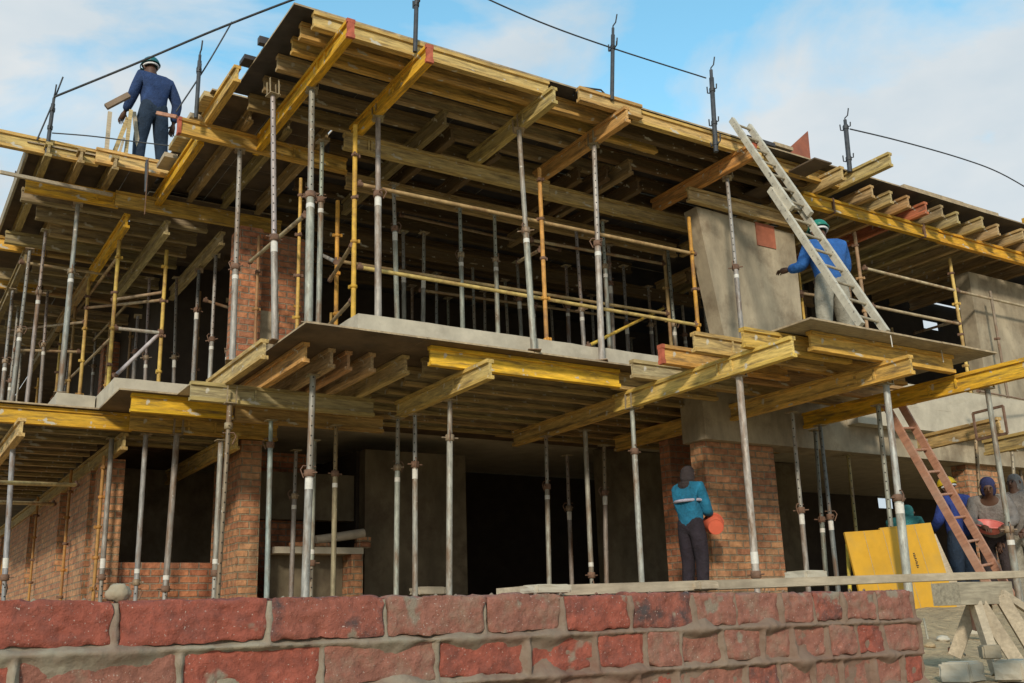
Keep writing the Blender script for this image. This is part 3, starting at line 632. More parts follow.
for i in range(4):
    y = 9.7+.9*i
    beam((10.7,y,5.44),(13.6,y,5.44), ORD[i]+' deep ledger under the right hand joists', G1, DRK, z='top') if i in (2,) else None
# timber bits on the right roof edge
for i, (x, L, dz, c) in enumerate(((9.05,.5,.0,PLYD),(9.55,.35,.03,PLYE),(15.3,1.1,.02,YPAN),(12.2,1.4,0,PLYE),(13.3,1.2,0,PLYE))):
    boxo('edge_board', (x,8.38+.01*i,5.98+dz), (x+L,8.50+.01*i,6.03+dz+(.08 if i == 2 else 0)), c, ['dark offcut on the roof edge left of the last centre guard post','pale offcut on the roof edge right behind the last centre guard post','yellow board standing on the roof edge near the right border','pale batten on the right roof edge just after the loose joist','pale batten on the right roof edge above the middle joist ends'][i], 'board')
# red plywood triangle standing on the roof
a = aty(773,163,8.7); t = aty(808,131,8.7); c = aty(811,163,8.7)
b = MB(); v = [a, c+Vector((0,0,-.02)), t]; b.add([p+Vector((0,d,0)) for d in (0,.02) for p in v], [(0,1,2),(5,4,3),(0,3,4,1),(1,4,5,2),(2,5,3,0)]); tag(b.build('plywood_offcut', PLYR), 'reddish triangular plywood offcut standing upright on the roof edge', 'plywood')
# bent wire handle
b = MB(); q = [aty(577,93,8.4), aty(580,87,8.4), aty(601,90,8.45), aty(604,93,8.45), aty(601,99,8.4)]; b.tube(q, .011, 6); b.tube([q[0]+Vector((0,.08,0)), q[1]+Vector((0,.08,.01)), q[2]+Vector((0,.08,.01)), q[4]+Vector((0,.08,0))], .009, 6); tag(b.build('wire_handle', DSTL), 'bent dark wire handle on the roof edge above the short beam', 'handle')
# small dark things near the left top edge
boxo('edge_board', (2.90,9.25,5.98), (3.0,9.32,6.06), PLYD, 'small dark block on the left edge of the roof corner', 'block')
boxo('edge_board', (2.86,9.62,5.98), (3.05,9.80,6.03), PLYD, 'flat dark scrap at the rear of the roof corner edge', 'block')

# ---------- bay left of corner
beam((2.50,10.86,5.76),(4.6,10.95,5.76), 'yellow beam with red end in front of the roof worker', G1, (.62,.43,.13), z='top', ends='a', brackets=(1.05,1.4))
beam((2.83,9.75,5.952),(2.83,11.6,5.952), 'yellow joist along the raised edge beside the roof worker', G1, (.56,.40,.14), z='top')
beam((2.80,11.0,5.76+.0),(2.80,13.2,5.76), 'bright yellow joist under the bay edge below the roof worker', G1, YELB, z='top', ) 
for i, x in enumerate((3.25,3.72,4.2)):
    beam((x,10.6,5.953),(x,13.2,5.953), ORD[i]+' dim joist under the bay left of the roof corner', G1, (.33,.26,.16), z='top', h=.18)
a = atz(26,178,5.65)
beam((1.20,13.08,5.652),(2.32,13.08,5.652), 'yellow beam along the left wing below the roof edge, left length', G1, YEL, z='top', brackets=(.85,1.05))
beam((2.26,13.03,5.66),(4.5,13.03,5.66), 'yellow beam with bolts along the left wing, right length', G1, (.60,.41,.12), z='top')
# left wing top edge beams
beam((.35,12.52,5.95),(1.95,12.56,5.95), 'pale beam at the top left edge of the photo', G1, (.58,.43,.20), z='top', h=.2)
beam((1.9,12.50,5.96),(2.95,12.52,5.96), 'pale beam under the roof worker', G1, (.60,.46,.22), z='top', h=.2)
for i, x in enumerate((1.35,1.72,2.12)):
    beam((x,12.35,5.655),(x,15.5,5.655), ORD[i]+' joist end under the left wing roof edge', G1, (.40,.32,.19), z='bot', h=.19)
# side beams deeper on the wing: cross beams carrying on back
for i, (x, y0, y1, c) in enumerate(((2.46,13.2,15.6,YEL),(2.46,15.7,18.6,(.45,.35,.2)),(2.46,18.7,22,GRY),(2.98,13.2,16.5,(.42,.37,.27)),(3.74,13.25,16,(.42,.37,.27)),(1.5,15.2,19,GRY))):
    beam((x,y0,5.45),(x,y1,5.45), ['yellow cross beam under the left wing, nearest','weathered cross beam in the middle of the left wing','far cross beam deep in the left wing','grey cross beam on the second yellow standard of the left wing','short grey cross beam right of the left wing standards','dim cross beam at the outer side of the left wing'][i], G1, c, z='top')
for i in range(14):
    y = 13.45+.55*i
    if i in (4, 8): continue
    beam((1.2+.25*(i % 3),y,5.65),(3.58,y,5.65), ORD[i]+' thin joist across the left wing ceiling, counted from the front', G1, (.37,.31,.22), z='top', h=.18)
for i, (px, py, yy) in enumerate(((0,236,15.4),(0,276,17.2))):
    a = aty(px, py, yy)
    beam((a.x-.6,yy,a.z),(a.x+.62,yy,a.z), ['upper','lower'][i]+' bright yellow beam end at the far left border', G1, (.66,.44,.10), z='top')
    beam((a.x+.64,yy,a.z),(3.5,yy,a.z-.02), 'brown beam continuing behind the '+['upper','lower'][i]+' bright yellow end at far left', G1, (.34,.25,.14), z='top')
a = atz(60,165,5.9)
# step up edge board left side of wing
b = MB(); b.bar((1.14,12.6,5.80),(1.14,20,5.80), .03, .16); tag(b.build('edge_board', BLOCKW), 'dark edge board running back along the left side of the wing roof', 'board')
b = MB(); b.bar(aty(0,172,12.4), aty(112,195,12.95), .04, .04); tag(b.build('batten', PALEW), 'thin batten poking out left above the yellow beam of the left wing', 'batten')

# ================================================================== LOWER FORMWORK (first floor)
G2 = 'timber beams of the first floor formwork'
# left wing lower
a = atz(3.5,404,2.55)
beam((.95,12.2,2.552),(2.50,12.2,2.552), 'yellow beam along the lower left wing, left length', G2, YEL, z='top')
beam((2.46,12.15,2.556),(4.25,12.22,2.556), 'yellow beam along the lower left wing, right length', G2, (.60,.42,.14), z='top', brackets=(.68,1.0))
beam((2.25,11.12,2.555),(3.35,11.12,2.555), 'bright yellow beam under the short slab, left of the corner', G2, YELB, z='top')
beam((3.38,11.14,2.54),(5.2,11.14,2.54), 'dim orange beam continuing behind the corner props', G2, (.45,.32,.15), z='top')
a = atz(194,376,2.55)
beam((2.66,10.32,2.552),(4.72,10.36,2.552), 'long grey weathered beam under the corner, pointing left', G2, (.42,.36,.24), z='top', brackets=(.68,))
beam((2.45,12.3,2.35),(2.40,24,2.35), 'long weathered cross beam under the lower left wing', G2, (.42,.32,.17), z='top')
beam((1.30,11.85,2.35),(1.30,20,2.35), 'cross beam with pale end at the far left of the lower wing', G2, (.50,.40,.20), z='top')
beam((3.62,11.8,2.35),(3.62,15,2.35), 'cross beam with pale side just left of the tall brick pier', G2, (.56,.42,.20), z='top')
for i in range(13):
    y = 12.7+.5*i
    beam((1.0,y,2.552),(4.3 if i < 2 else 2.4,y,2.552), ORD[i]+' joist across the lower left wing ceiling, counted from the front', G2, (.33,.27,.18), z='top', h=.19)
# corner joists along depth
beam((3.04,9.16,2.75),(3.04,11.0,2.75), 'pale joist sticking out farthest at the left of the corner', G2, (.50,.40,.20), z='top')
for i, (x, y, c) in enumerate(((3.43,9.10,(.54,.37,.17)),(3.74,9.2,(.45,.37,.26)),(3.93,9.22,(.45,.31,.2)),(4.17,9.18,(.44,.37,.26)),(4.52,9.12,(.45,.38,.25)))):
    beam((x,y,2.75),(x,11.05,2.75), ORD[i]+' joist end under the slab corner, from the left', G2, c, z='top')
boxo('soffit_board', (2.7,10.5,2.56), (3.0,11.0,2.575), PALEW, 'pale board on the joist left of the corner', 'board')
# front row
beam((4.58,8.72,2.752),(6.96,8.72,2.752), 'bright yellow beam along the front of the first floor', G2, (.72,.47,.06), z='top')
for i in range(7):
    y = 9.15+.42*i
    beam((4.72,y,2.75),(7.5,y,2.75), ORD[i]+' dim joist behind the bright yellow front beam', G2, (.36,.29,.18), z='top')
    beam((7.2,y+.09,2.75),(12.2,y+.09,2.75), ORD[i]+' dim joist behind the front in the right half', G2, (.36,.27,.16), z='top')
for i, (x, y, c, e) in enumerate(((6.93,8.80,(.52,.40,.20),''),(6.80,8.28,(.46,.39,.27),''),(6.68,7.66,(.62,.38,.13),'a'),(6.66,7.14,(.53,.41,.19),''),(6.98,6.80,(.62,.44,.13),''))):
    beam((x,y,2.757-.004*i),(8.5,y,2.757-.004*i), ORD[i]+' of the five stepped beam ends left of the platform, from the building outwards', G2, c, z='top', ends=e, brackets=((.5,) if i > 2 else ()))
for i, y in enumerate((7.9,8.35)):
    beam((8.0,y,2.75),(11.0,y,2.75), ['dim joist under the middle of the platform','dim joist under the rear of the platform'][i], G2, (.42,.30,.15), z='top')
beam((7.72,6.62,2.752),(9.98,6.62,2.752), 'yellow beam carrying the front edge of the platform', G2, (.58,.40,.12), z='top')
beam((8.0,7.25,2.752),(9.98,7.25,2.752), 'second yellow beam under the platform', G2, (.50,.34,.12), z='top')
e = atz(490,377,2.35)
beam((5.0,8.24,2.35),(5.02,10.35,2.35), 'pale cross beam with nail holes poking out under the bright yellow beam', G2, (.56,.44,.19), z='bot', brackets=(.72,))
beam((7.14,6.32,2.35),(7.16,9.05,2.35), 'long pale cross beam reaching out to the left of the platform, front length', G2, (.64,.48,.18), z='bot', brackets=(.8,1.0))
beam((7.24,8.7,2.35),(7.26,11.4,2.35), 'long cross beam left of the platform, rear length', G2, (.50,.36,.15), z='bot')
beam((8.80,6.28,2.35),(8.82,11.2,2.35), 'long yellow cross beam under the middle of the platform', G2, (.60,.42,.13), z='bot', brackets=(.45,.7))
beam((10.06,4.9,2.35),(10.10,10.4,2.35), 'long bright yellow cross beam running out at the right border', G2, (.70,.46,.05), z='bot', brackets=(1.75,2.1))
b = MB(); b.box((8.9,8.9,2.33), (8.9+2.4,8.91+.6,2.345)) if False else None
# lower right ledgers over the ladder
a = atz(918,444,2.2); c = atz(1000,425,2.2)
beam((a.x,a.y,2.2),(c.x,c.y,2.2), 'short pale beam with a steel clamp frame behind the wooden ladder', G2, (.56,.43,.20), z='mid')
cf = MB()
for dx in (0, .22):
    pass
c0 = atz(975,427,2.2)
for k in (0, 1):
    q = c0+(Vector((c.x-a.x, c.y-a.y, 0)).normalized())*(.45*k)
    cf.bar(q+Vector((0,0,-.16)), q+Vector((0,0,.17)), .03, .02); 
q2 = c0+(Vector((c.x-a.x, c.y-a.y, 0)).normalized())*.45
cf.bar(c0+Vector((0,0,.17)), q2+Vector((0,0,.17)), .02, .03); cf.bar(c0+Vector((0,0,-.16)), q2+Vector((0,0,-.16)), .02, .03)
tag(cf.build('steel_bracket', RUST), 'rectangular steel clamp frame round the short pale beam behind the wooden ladder', 'bracket')
a = atz(985,448,2.1); c = atz(1060,432,2.1)
beam((a.x,a.y,2.1),(c.x,c.y,2.1), 'short pale beam below the clamp frame at the right border', G2, (.50,.40,.2), z='mid')

# ================================================================== PROPS
GP = 'steel props under the roof formwork'; GQ = 'steel props under the first floor formwork'
Yd = (0,1,0); Xd = (1,0,0)
def P2(xt, yt, xb, yb, zt, zb, label, g, **k):
    t = atz(xt, yt, zt); f = None
    d = ray(xb, yb)
    # foot: on the ray through (xb,yb) at the height zb, pulled to the depth of the top if it is out of view
    f = atz(xb, yb, zb)
    if (f-Vector((t.x, t.y, zb))).length > .6: 
        dd = (f-Vector((t.x, t.y, zb))); f = Vector((t.x, t.y, zb))+dd.normalized()*.6
    return prop(f, t, label, g, **k)
def P1(x, y, depthY, zb, zt, label, g, lean=0, **k):
    """x,y a picture point on the prop; it stands at distance Y"""
    p = aty(x, y, depthY); return prop((p.x-lean, depthY, zb), (p.x+lean, depthY, zt), label, g, **k)
# upper front row: feet on the ply lip
S1 = (.52,.49,.41)
P2(273,95,275,342,5.565,2.775,'tall perforated prop at the very left of the roof corner, red foot', GP, col=S1, split=.40, fork=Yd, r=.034, inv=False)
P2(312,90,309,322,5.565,2.775,'thick corner prop whose upper half is perforated, first floor', GP, col=S1, split=.52, fork=Yd, r=.040)
P1(319,300,9.9,2.99,5.36,'prop close behind the thick corner prop, first floor', GP, col=(.40,.42,.36), split=.7, fork=None)
P2(378,118,379,331,5.565,2.775,'pale prop standing on the ply edge, right of the corner', GP, col=S1, split=.63, fork=Yd, r=.036, holes=False)
P2(519,130,534,352,5.565,2.775,'leaning pale prop in the middle of the upper front row', GP, col=S1, split=.52, fork=Yd, r=.034, holes=False)
P2(594,145,602,362,5.565,2.775,'perforated pale prop right of the middle in the upper front row', GP, col=S1, split=.52, fork=Yd, r=.036)
P2(727,178,740,326,5.565,2.975,'prop in front of the slanted concrete pier', GP, col=(.48,.48,.42), split=.48, fork=Yd, r=.030)
P2(240,150,233,358,5.56,2.80,'perforated prop under the beam with the red end', GP, col=S1, split=.42, fork=Xd, r=.034, holes=True)
P2(78,204,60,392,5.45,2.80,'tall grey prop under the left wing yellow beam', GP, col=(.40,.40,.35), split=.62, fork=Xd, r=.034, holes=False)
P2(30,250,5,400,5.35,2.80,'grey prop second from the left border, upper left wing', GP, col=(.38,.37,.33), split=.5, r=.03)
P2(13,290,2,402,5.2,2.80,'perforated prop nearest the left border, upper left wing', GP, col=(.38,.37,.33), split=.5, r=.03)
P2(216,255,211,365,5.25,2.80,'prop under the short grey cross beam left of the corner', GP, col=(.42,.42,.37), split=.45)
P2(199,270,194,380,5.2,2.80,'prop with small white band left of the corner, upper floor', GP, col=(.36,.37,.33), split=.72)
P2(230,300,228,350,5.0,2.80,'dim prop behind the left corner prop, upper floor', GP, col=(.3,.3,.26), split=.6)
P2(138,316,132,385,4.9,2.80,'short dim prop between the two yellow standards, upper left wing', GP, col=(.38,.38,.33), split=.7, band=True)
# inner rows
inner = [(436,300,13.2,'S'),(484,300,13.6,'T'),(507,300,13.0,'U'),(552,300,13.8,'V'),(592,310,13.0,'W'),(625,300,11.6,'X'),(683,310,12.6,'Y'),(412,300,13.9,'Z'),(396,300,10.55,'A'),(404,300,11.9,'B'),(423,300,11.8,'C'),(462,300,10.8,'D'),(474,300,12.6,'E'),(497,300,10.75,'F'),(567,300,12.0,'G'),(581,300,10.7,'H'),(607,300,10.3,'I'),(611,300,11.0,'J'),(649,300,12.2,'K'),(672,300,10.7,'L'),(655,320,13.5,'M'),(520,300,12.2,'N'),(533,300,11.5,'O'),(705,310,12.2,'P'),(448,300,14.2,'Q'),(630,320,14.8,'R')]
inner.sort(key=lambda a: a[0])
for i, (x, y, Y, _) in enumerate(inner):
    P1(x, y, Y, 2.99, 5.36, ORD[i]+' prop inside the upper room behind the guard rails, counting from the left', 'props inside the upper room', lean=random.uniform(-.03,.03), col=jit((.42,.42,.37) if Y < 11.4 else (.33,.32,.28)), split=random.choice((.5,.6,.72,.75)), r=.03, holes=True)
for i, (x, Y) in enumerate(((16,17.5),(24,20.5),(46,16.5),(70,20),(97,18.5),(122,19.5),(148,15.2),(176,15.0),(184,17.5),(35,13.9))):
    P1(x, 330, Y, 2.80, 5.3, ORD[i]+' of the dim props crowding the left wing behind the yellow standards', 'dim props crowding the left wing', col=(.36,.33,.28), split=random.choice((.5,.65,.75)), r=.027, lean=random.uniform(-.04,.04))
# right upper room
for i, (x, y, Y) in enumerate(((851,300,9.5),(905,310,12.0),(803,290,11.5))):
    P1(x, y, Y, 2.99, 5.5, ['brown prop beside the blue shirted worker','dim prop deep in the right upper room','dim prop left of the blue shirted worker'][i], 'props inside the right upper room', col=(.30,.22,.16), split=.5, r=.026)
# lower row
def PL(xt, yt, xb, zt, zb, label, **k):
    t = atz(xt, yt, zt)
    # foot vertical plane through top depth; lean follows the picture x at y=590
    f = aty(xb, 590, t.y); f.z = zb; return prop(f, t, label, GQ, **k)
LG = (.42,.43,.37)
PL(313,375,305,2.55,.32,'thick perforated prop under the slab corner, ground floor', col=(.50,.49,.42), split=.55, r=.040, fork=None)
PL(449,452,449,2.35,.32,'x', ) if False else None
PL(450,400,449,2.35,.32,'prop under the pale cross beam left of the black doorway, with wide collar', col=(.47,.46,.40), split=.80, fork=Yd, r=.032, holes=False, band=False)
PL(398,418,396,2.35,.32,'left one of the pair of props with white bands by the dim concrete wall', col=LG, split=.72, fork=None)
PL(415,414,415,2.35,.32,'right one of the pair of props with white bands by the dim concrete wall', col=LG, split=.72, fork=None)
PL(336,425,333,2.35,.32,'prop with white sticker in front of the concrete shelf', col=(.42,.38,.30), split=.72)
PL(296,450,291,2.25,.32,'thin prop just left of the thick corner prop, ground floor', col=(.40,.38,.32), split=.7)
PL(314,440,311,2.2,.32,'thin perforated prop hidden right behind the thick corner prop', col=LG, split=.25, inv=True)
PL(271,420,267,2.35,.32,'smooth blue grey prop right of the tall brick pier', col=(.36,.42,.40), split=.86, holes=False, band=False)
PL(230,403,218,2.35,.32,'dark rusty prop with a wide collar left of the tall brick pier', col=(.30,.25,.20), split=.88, holes=True, band=False, inv=True, fork=Yd)
PL(221,440,214,2.15,.32,'perforated prop beside the dark rusty one, left of the brick pier', col=(.40,.38,.34), split=.2, inv=True)
PL(177,434,165,2.35,.32,'boldly perforated prop in front of the lower left opening', col=(.50,.49,.43), split=.12, inv=True, r=.036, fork=Xd)
PL(146,434,136,2.35,.32,'perforated prop at the middle of the lower left opening', col=(.44,.45,.40), split=.16, inv=True)
PL(112,438,101,2.35,.32,'perforated prop at the left side of the lower left opening', col=(.42,.42,.38), split=.2, inv=True)
PL(14,432,5,2.35,.32,'grey prop at the far left border, ground floor', col=(.40,.44,.42), split=.2, inv=True)
PL(546,436,549,2.35,.2,'prop at the right side of the black doorway', col=(.42,.40,.34), split=.7)
PL(567,455,572,2.3,.2,'thin prop between the doorway and the perforated one', col=(.32,.29,.24), split=.65)
PL(585,430,592,2.35,.2,'perforated prop left of the wide collared one', col=(.45,.42,.36), split=.18, inv=True)
PL(604,445,606,2.3,.2,'dim prop just left of the wide collared prop', col=(.33,.30,.25), split=.7)
PL(632,408,642,2.35,.1,'prop with wide collar under the long pale cross beam', col=(.46,.45,.40), split=.78, holes=False, band=False, fork=Yd, r=.032)
PL(663,490,669,2.3,.1,'dim short topped prop left of the turquoise jacketed worker', col=(.40,.38,.32), split=.9)
PL(739,376,757,2.35,.05,'long boldly perforated prop in front of the wide brick pier', col=(.52,.50,.42), split=.16, inv=True, r=.036, fork=Yd)
PL(792,412,808,2.35,.05,'left prop under the platform', col=(.44,.43,.37), split=.5)
PL(815,430,826,2.3,.05,'dark prop right of the left platform prop', col=(.26,.28,.25), split=.5)
PL(820,425,838,2.33,.05,'leaning dark grey prop in the pair under the platform', col=(.26,.29,.26), split=.5)
PL(848,455,862,2.1,.05,'thin yellowish prop deep under the platform', col=(.36,.33,.2), split=.4)
PL(878,405,897,2.33,.05,'slim perforated prop beside the big platform prop', col=(.46,.44,.38), split=.35, r=.034)
PL(886,384,908,2.35,.05,'big leaning prop under the platform beam end, stickers on its neck', col=(.52,.50,.44), split=.48, r=.044, holes=False, fork=Yd)
PL(987,388,1018,2.35,.05,'long prop under the bright beam at the right border', col=(.48,.46,.40), split=.34, r=.036, holes=False, fork=Yd)
PL(975,430,985,2.3,.05,'prop with the clamp frame behind the wooden ladder', col=(.40,.36,.28), split=.4)
PL(1012,450,1020,2.2,.05,'dim prop at the right border behind the workers', col=(.36,.33,.28), split=.5)

# ================================================================== YELLOW SCAFFOLD
GS = 'yellow scaffold standards'
p = atz(355,150,5.5)
def ST(x, y, Y, zb, zt, label, col=(.60,.40,.07), r=.026, **k):
    p = aty(x, y, Y); standard((p.x,Y,zb), (p.x,Y,zt), label, GS, col, r, **k)
ST(354,250,9.35,2.79,5.35,'bright yellow scaffold standard right of the slab corner')
ST(337,250,10.9,2.99,5.15,'orange scaffold standard left behind the bright yellow one', (.52,.30,.06))
ST(299,250,10.6,2.78,5.2,'thin yellow standard behind the corner prop', (.50,.34,.10), r=.02)
ST(544,280,9.3,2.99,5.35,'rusty orange standard in the middle of the upper room', (.50,.27,.08))
ST(694,280,9.35,2.99,5.2,'orange yellow standard beside the slanted concrete pier', (.58,.34,.06))
ST(667,290,10.6,2.99,5.2,'brown standard left of the slanted pier', (.36,.26,.14))
ST(114,310,13.7,2.80,5.25,'yellow standard under the nearest cross beam of the left wing', (.56,.44,.12))
ST(163,310,13.8,2.80,5.25,'yellow standard under the second cross beam of the left wing', (.56,.42,.12))
ST(85,330,15.6,2.80,5.25,'third yellow standard of the left wing, farther back', (.50,.36,.12))
ST(60,350,18.5,2.80,5.2,'fourth yellow standard of the left wing', (.46,.33,.10))
ST(40,365,22,2.80,5.2,'farthest yellow standard of the left wing', (.46,.30,.08))
ST(131,330,17.5,2.80,5.1,'dim brown standard between the two near yellow standards', (.30,.22,.13), r=.022)
ST(109,340,17,2.80,5.1,'dim thin standard behind the nearest yellow one', (.36,.24,.10), r=.02)
ST(257,290,12.1,2.81,5.0,'thin brown standard on the left wall of the corner room', (.32,.20,.10), r=.02)
ST(298,300,12.3,2.99,4.6,'short rusty standard against the upper brick wall', (.45,.27,.08), r=.022)
ST(331,320,12.4,2.99,4.2,'short brown standard against the upper brick wall', (.40,.26,.08), r=.02)
ST(956,300,9.05,2.45,5.4,'pale yellow standard at the right upper room', (.56,.42,.16))
ST(862,290,9.0,2.99,5.4,'brown standard beside the ladder foot', (.34,.24,.18))
ST(797,300,9.9,2.99,5.2,'pair of yellow standards beside the concrete pier, left', (.46,.32,.08), r=.02)
ST(802,300,10.0,2.99,5.2,'pair of yellow standards beside the concrete pier, right', (.46,.32,.08), r=.02)
ST(888,300,11.2,2.99,5.0,'dim standard in the right upper room between the bright windows', (.40,.32,.2), r=.022)
ST(1005,380,9.05,.0,5.0,'dark standard against the tall right hand concrete wall', (.26,.22,.18), r=.022, every=1.0)
for i, (x, Y) in enumerate(((82,12.75),(53,15.0),(33,18.0),(18,22.0))):
    p = aty(x, 520, Y); standard((2.32,Y,.4), (2.32,Y,2.14 if i == 0 else 2.3), ['brown standard against the near end of the brick side wall','second orange standard against the brick side wall','third orange standard against the brick side wall','farthest orange standard against the brick side wall'][i], GS, (.40,.22,.07), .02, every=.35)
ST(672,500,8.85,.1,2.3,'x') if False else None

ST(198,330,15.5,2.82,5.3,'dim thin standard deep between the corner props and the left wing', (.28,.2,.12), r=.02)
ST(72,345,17,2.82,5.3,'brown standard in the dense middle of the left wing', (.36,.25,.12), r=.022)
ST(20,365,26,2.82,5.3,'tiny far standard at the end of the left wing', (.34,.24,.12), r=.022)
# ledgers
GL = 'scaffold pipes along the upper floor'
def PP(x0, y0, Y0, x1, y1, Y1, label, **k):
    return pipe(aty(x0,y0,Y0), aty(x1,y1,Y1), label, GL, **k)
PP(358,184,9.35,695,254,9.35,'top guard pipe across the upper room front, rusty at its middle', col=(.46,.34,.19))
PP(358,267,9.35,697,325,9.35,'lower guard pipe across the upper room front, yellowish', col=(.48,.38,.16))
PP(338,261,10.9,668,314,10.6,'lower rear guard pipe inside the upper room', col=(.40,.32,.18))
PP(530,240,10.6,664,264,10.6,'upper rear guard pipe inside the upper room, right part', col=(.40,.34,.22))
PP(336,262,9.36,320,254,12.2,'short pipe from the bright yellow standard back to the wall', col=(.36,.33,.28))
PP(346,266,9.4,318,282,11.2,'x', col=(.4,.3,.16)) if False else None
PP(588,346,9.6,664,308,11.5,'bright yellow diagonal pipe low in the upper room', col=(.62,.46,.09))
PP(320,335,10.9,352,300,9.4,'brown pipe running back low beside the bright yellow standard', col=(.34,.26,.16))
PP(352,245,9.35,330,280,10.9,'pipe running back from the bright yellow standard at rail height', col=(.36,.28,.16))
PP(540,250,9.4,518,262,10.6,'short brown pipe joining the middle rusty standard to the rear row', col=(.34,.28,.2))
PP(690,310,9.4,668,330,10.6,'x') if False else None
PP(305,215,9.6,250,262,12.0,'grey pipe running back under the left wing from the corner', col=(.42,.36,.28), r=.024)
PP(118,257,13.7,68,323,19.5,'brown top pipe running back along the left wing', col=(.42,.31,.17))
PP(64,325,18.5,8,400,30,'brown pipe far back along the left wing', col=(.38,.29,.17))
PP(128,303,16.0,94,340,18.5,'dim pipe running back in the left wing', col=(.34,.27,.17))
PP(112,337,15.5,60,388,19,'grey brown pipe low in the left wing', col=(.40,.32,.22))
PP(162,331,13.8,114,377,13.9,'grey diagonal pipe between the two near yellow standards', col=(.40,.38,.36), r=.026)
PP(114,328,13.7,162,333,13.8,'grey horizontal pipe between the two near yellow standards', col=(.46,.45,.40), r=.024)
PP(400,215,12.0,560,250,12.0,'dim pipe crossing deep in the upper room, left half', col=(.28,.22,.15))
PP(420,290,12.6,640,320,12.6,'low dim pipe crossing deep in the upper room', col=(.28,.22,.15))
PP(0,345,17,112,340,15.5,'x') if False else None
PP(30,372,20,112,332,15.6,'x') if False else None
PP(86,308,15.6,163,300,13.8,'thin pipe across the left wing between the third and second yellow standards', col=(.36,.3,.22))
PP(10,330,19,85,322,15.6,'thin pipe across the outer part of the left wing', col=(.36,.3,.22))
PP(20,262,15.0,110,275,15.2,'upper thin pipe across the left wing just under the joists', col=(.38,.32,.22))
PP(14,350,16.5,80,352,16.6,'low pipe across the far left of the left wing', col=(.38,.32,.22))
PP(112,300,14.2,165,292,13.9,'thin dim tie pipe between the two near standards, above the grey ones', col=(.34,.28,.2))
PP(204,300,14.0,262,318,13.9,'dim pipe behind the left corner props on the upper floor', col=(.3,.25,.2))
PP(864,268,9.02,957,291,9.05,'top guard pipe at the right upper room, left part', col=(.44,.38,.30))
PP(957,291,9.05,1040,310,9.05,'top guard pipe at the right upper room, right part', col=(.40,.34,.27))
PP(872,306,9.02,960,324,9.05,'lower guard pipe at the right upper room', col=(.42,.36,.27))
PP(800,293,9.9,862,302,9.6,'guard pipe behind the blue shirted worker', col=(.40,.32,.22))
PP(960,320,9.05,915,333,11.0,'short pipe running back from the pale yellow standard', col=(.36,.31,.25))
PP(978,391,8.2,1060,406,8.6,'thin pipe low on the right hand concrete wall', col=(.26,.2,.15), r=.014)
PP(-12,482,11.5,77,485,13.0,'upper pale pipe at the lower left border', col=(.50,.42,.24))
PP(-12,502,12.5,54,504,14.5,'lower pale pipe at the lower left border', col=(.48,.42,.28))
# ================================================================== GUARD POSTS AND CABLES ON THE ROOF
GG = 'guard posts on the roof edge'
def post(xb, yb, xt, yt, Y, label, r=.024, hooks=((.55,1),(.85,-1)), tophook=True, stub=0, col=DSTL):
    a = aty(xb, yb, Y); t = aty(xt, yt, Y); d = t-a; L = d.length
    R0 = root('guard_post', label, 'post', a, GG, d.to_track_quat('Z', 'Y'))
    b = MB(); b.tube([(0,0,-stub),(0,0,L*.9),(0,0,L*.9+.01),(0,0,L)], [r,r,r*.7,r*.7], 10); b.build('tube', col, R0)
    for i, (f, s) in enumerate(hooks):
        h = MB(); z = L*f; h.tube([(-s*.02,0,z),(s*(r+.02),0,z-.02),(s*(r+.055),0,z+.0),(s*(r+.06),0,z+.09)], .009, 6); h.tube([(-s*(r+.0),0,z),(-s*(r+.045),0,z-.01),(-s*(r+.05),0,z+.05)], .009, 6)
        h.build('hook', DSTL, R0)
        c = MB(); c.tube([(0,0,z-.025),(0,0,z+.025)], r+.008, 8); c.build('collar', DSTL, R0)
    if tophook:
        h = MB(); h.tube([(0,0,L-.01),(0,0,L+.03),(-.05,0,L+.05),(-.075,0,L+.15)], .009, 6); h.build('top_hook', DSTL, R0)
    return R0
post(46,158,54,98,12.45,'leaning guard post at the top left with a cable and a stay', hooks=((.8,-1),(.5,-1)))
post(196,118,200,55,10.7,'guard post right behind the roof worker', hooks=((.75,1),))
post(415,52,417,-14,8.34,'guard post on the second red beam end, cut by the top border', hooks=((.72,1),))
post(612,100,613,28,8.34,'guard post behind the wire handle in the middle of the roof edge', hooks=((.72,1),(.72,-1)))
post(716,152,711,70,8.30,'dark guard post with double hooks left of the aluminium ladder', r=.030, hooks=((.75,1),(.35,1),(.1,-1)))
post(850,172,845,120,8.34,'guard post behind the loose joist on the right roof edge', r=.034, hooks=((.85,1),(.25,1)))
post(8,232,14,182,15.6,'dark guard post at the far left border', hooks=((.6,1),(.3,1)))
post(146,192,147,160,12.35,'short dark post stub in front of the roof worker legs', r=.024, hooks=(), tophook=False, stub=.0)
boxo('post_socket', tuple(aty(145,214,12.30)), tuple(aty(148.5,158,12.30)+Vector((0,.03,0))), RUST, 'thin rusty flat bar below the roof worker, crossing two beams', 'bar')
def cable(pts, label, r=.009, m=DSTL, cat='cable', name='guard_cable'):
    b = MB(); 
    # smooth catmull
    P = [Vector(p) for p in pts]; out = []
    for i in range(len(P)-1):
        p0 = P[max(0,i-1)]; p1 = P[i]; p2 = P[i+1]; p3 = P[min(len(P)-1,i+2)]
        for k in range(6):
            t = k/6; out.append(.5*((2*p1)+(-p0+p2)*t+(2*p0-5*p1+4*p2-p3)*t*t+(-p0+3*p1-3*p2+p3)*t**3))
    out.append(P[-1]); b.tube(out, r, 6); return tag(b.build(name, m), label, cat)
cable([aty(54,97,12.42), aty(130,66,11.7), aty(215,30,10.9), aty(300,-3,10.0), aty(370,-28,9.2)], 'thick cable rising from the left post past the worker helmet to the top border', .014)
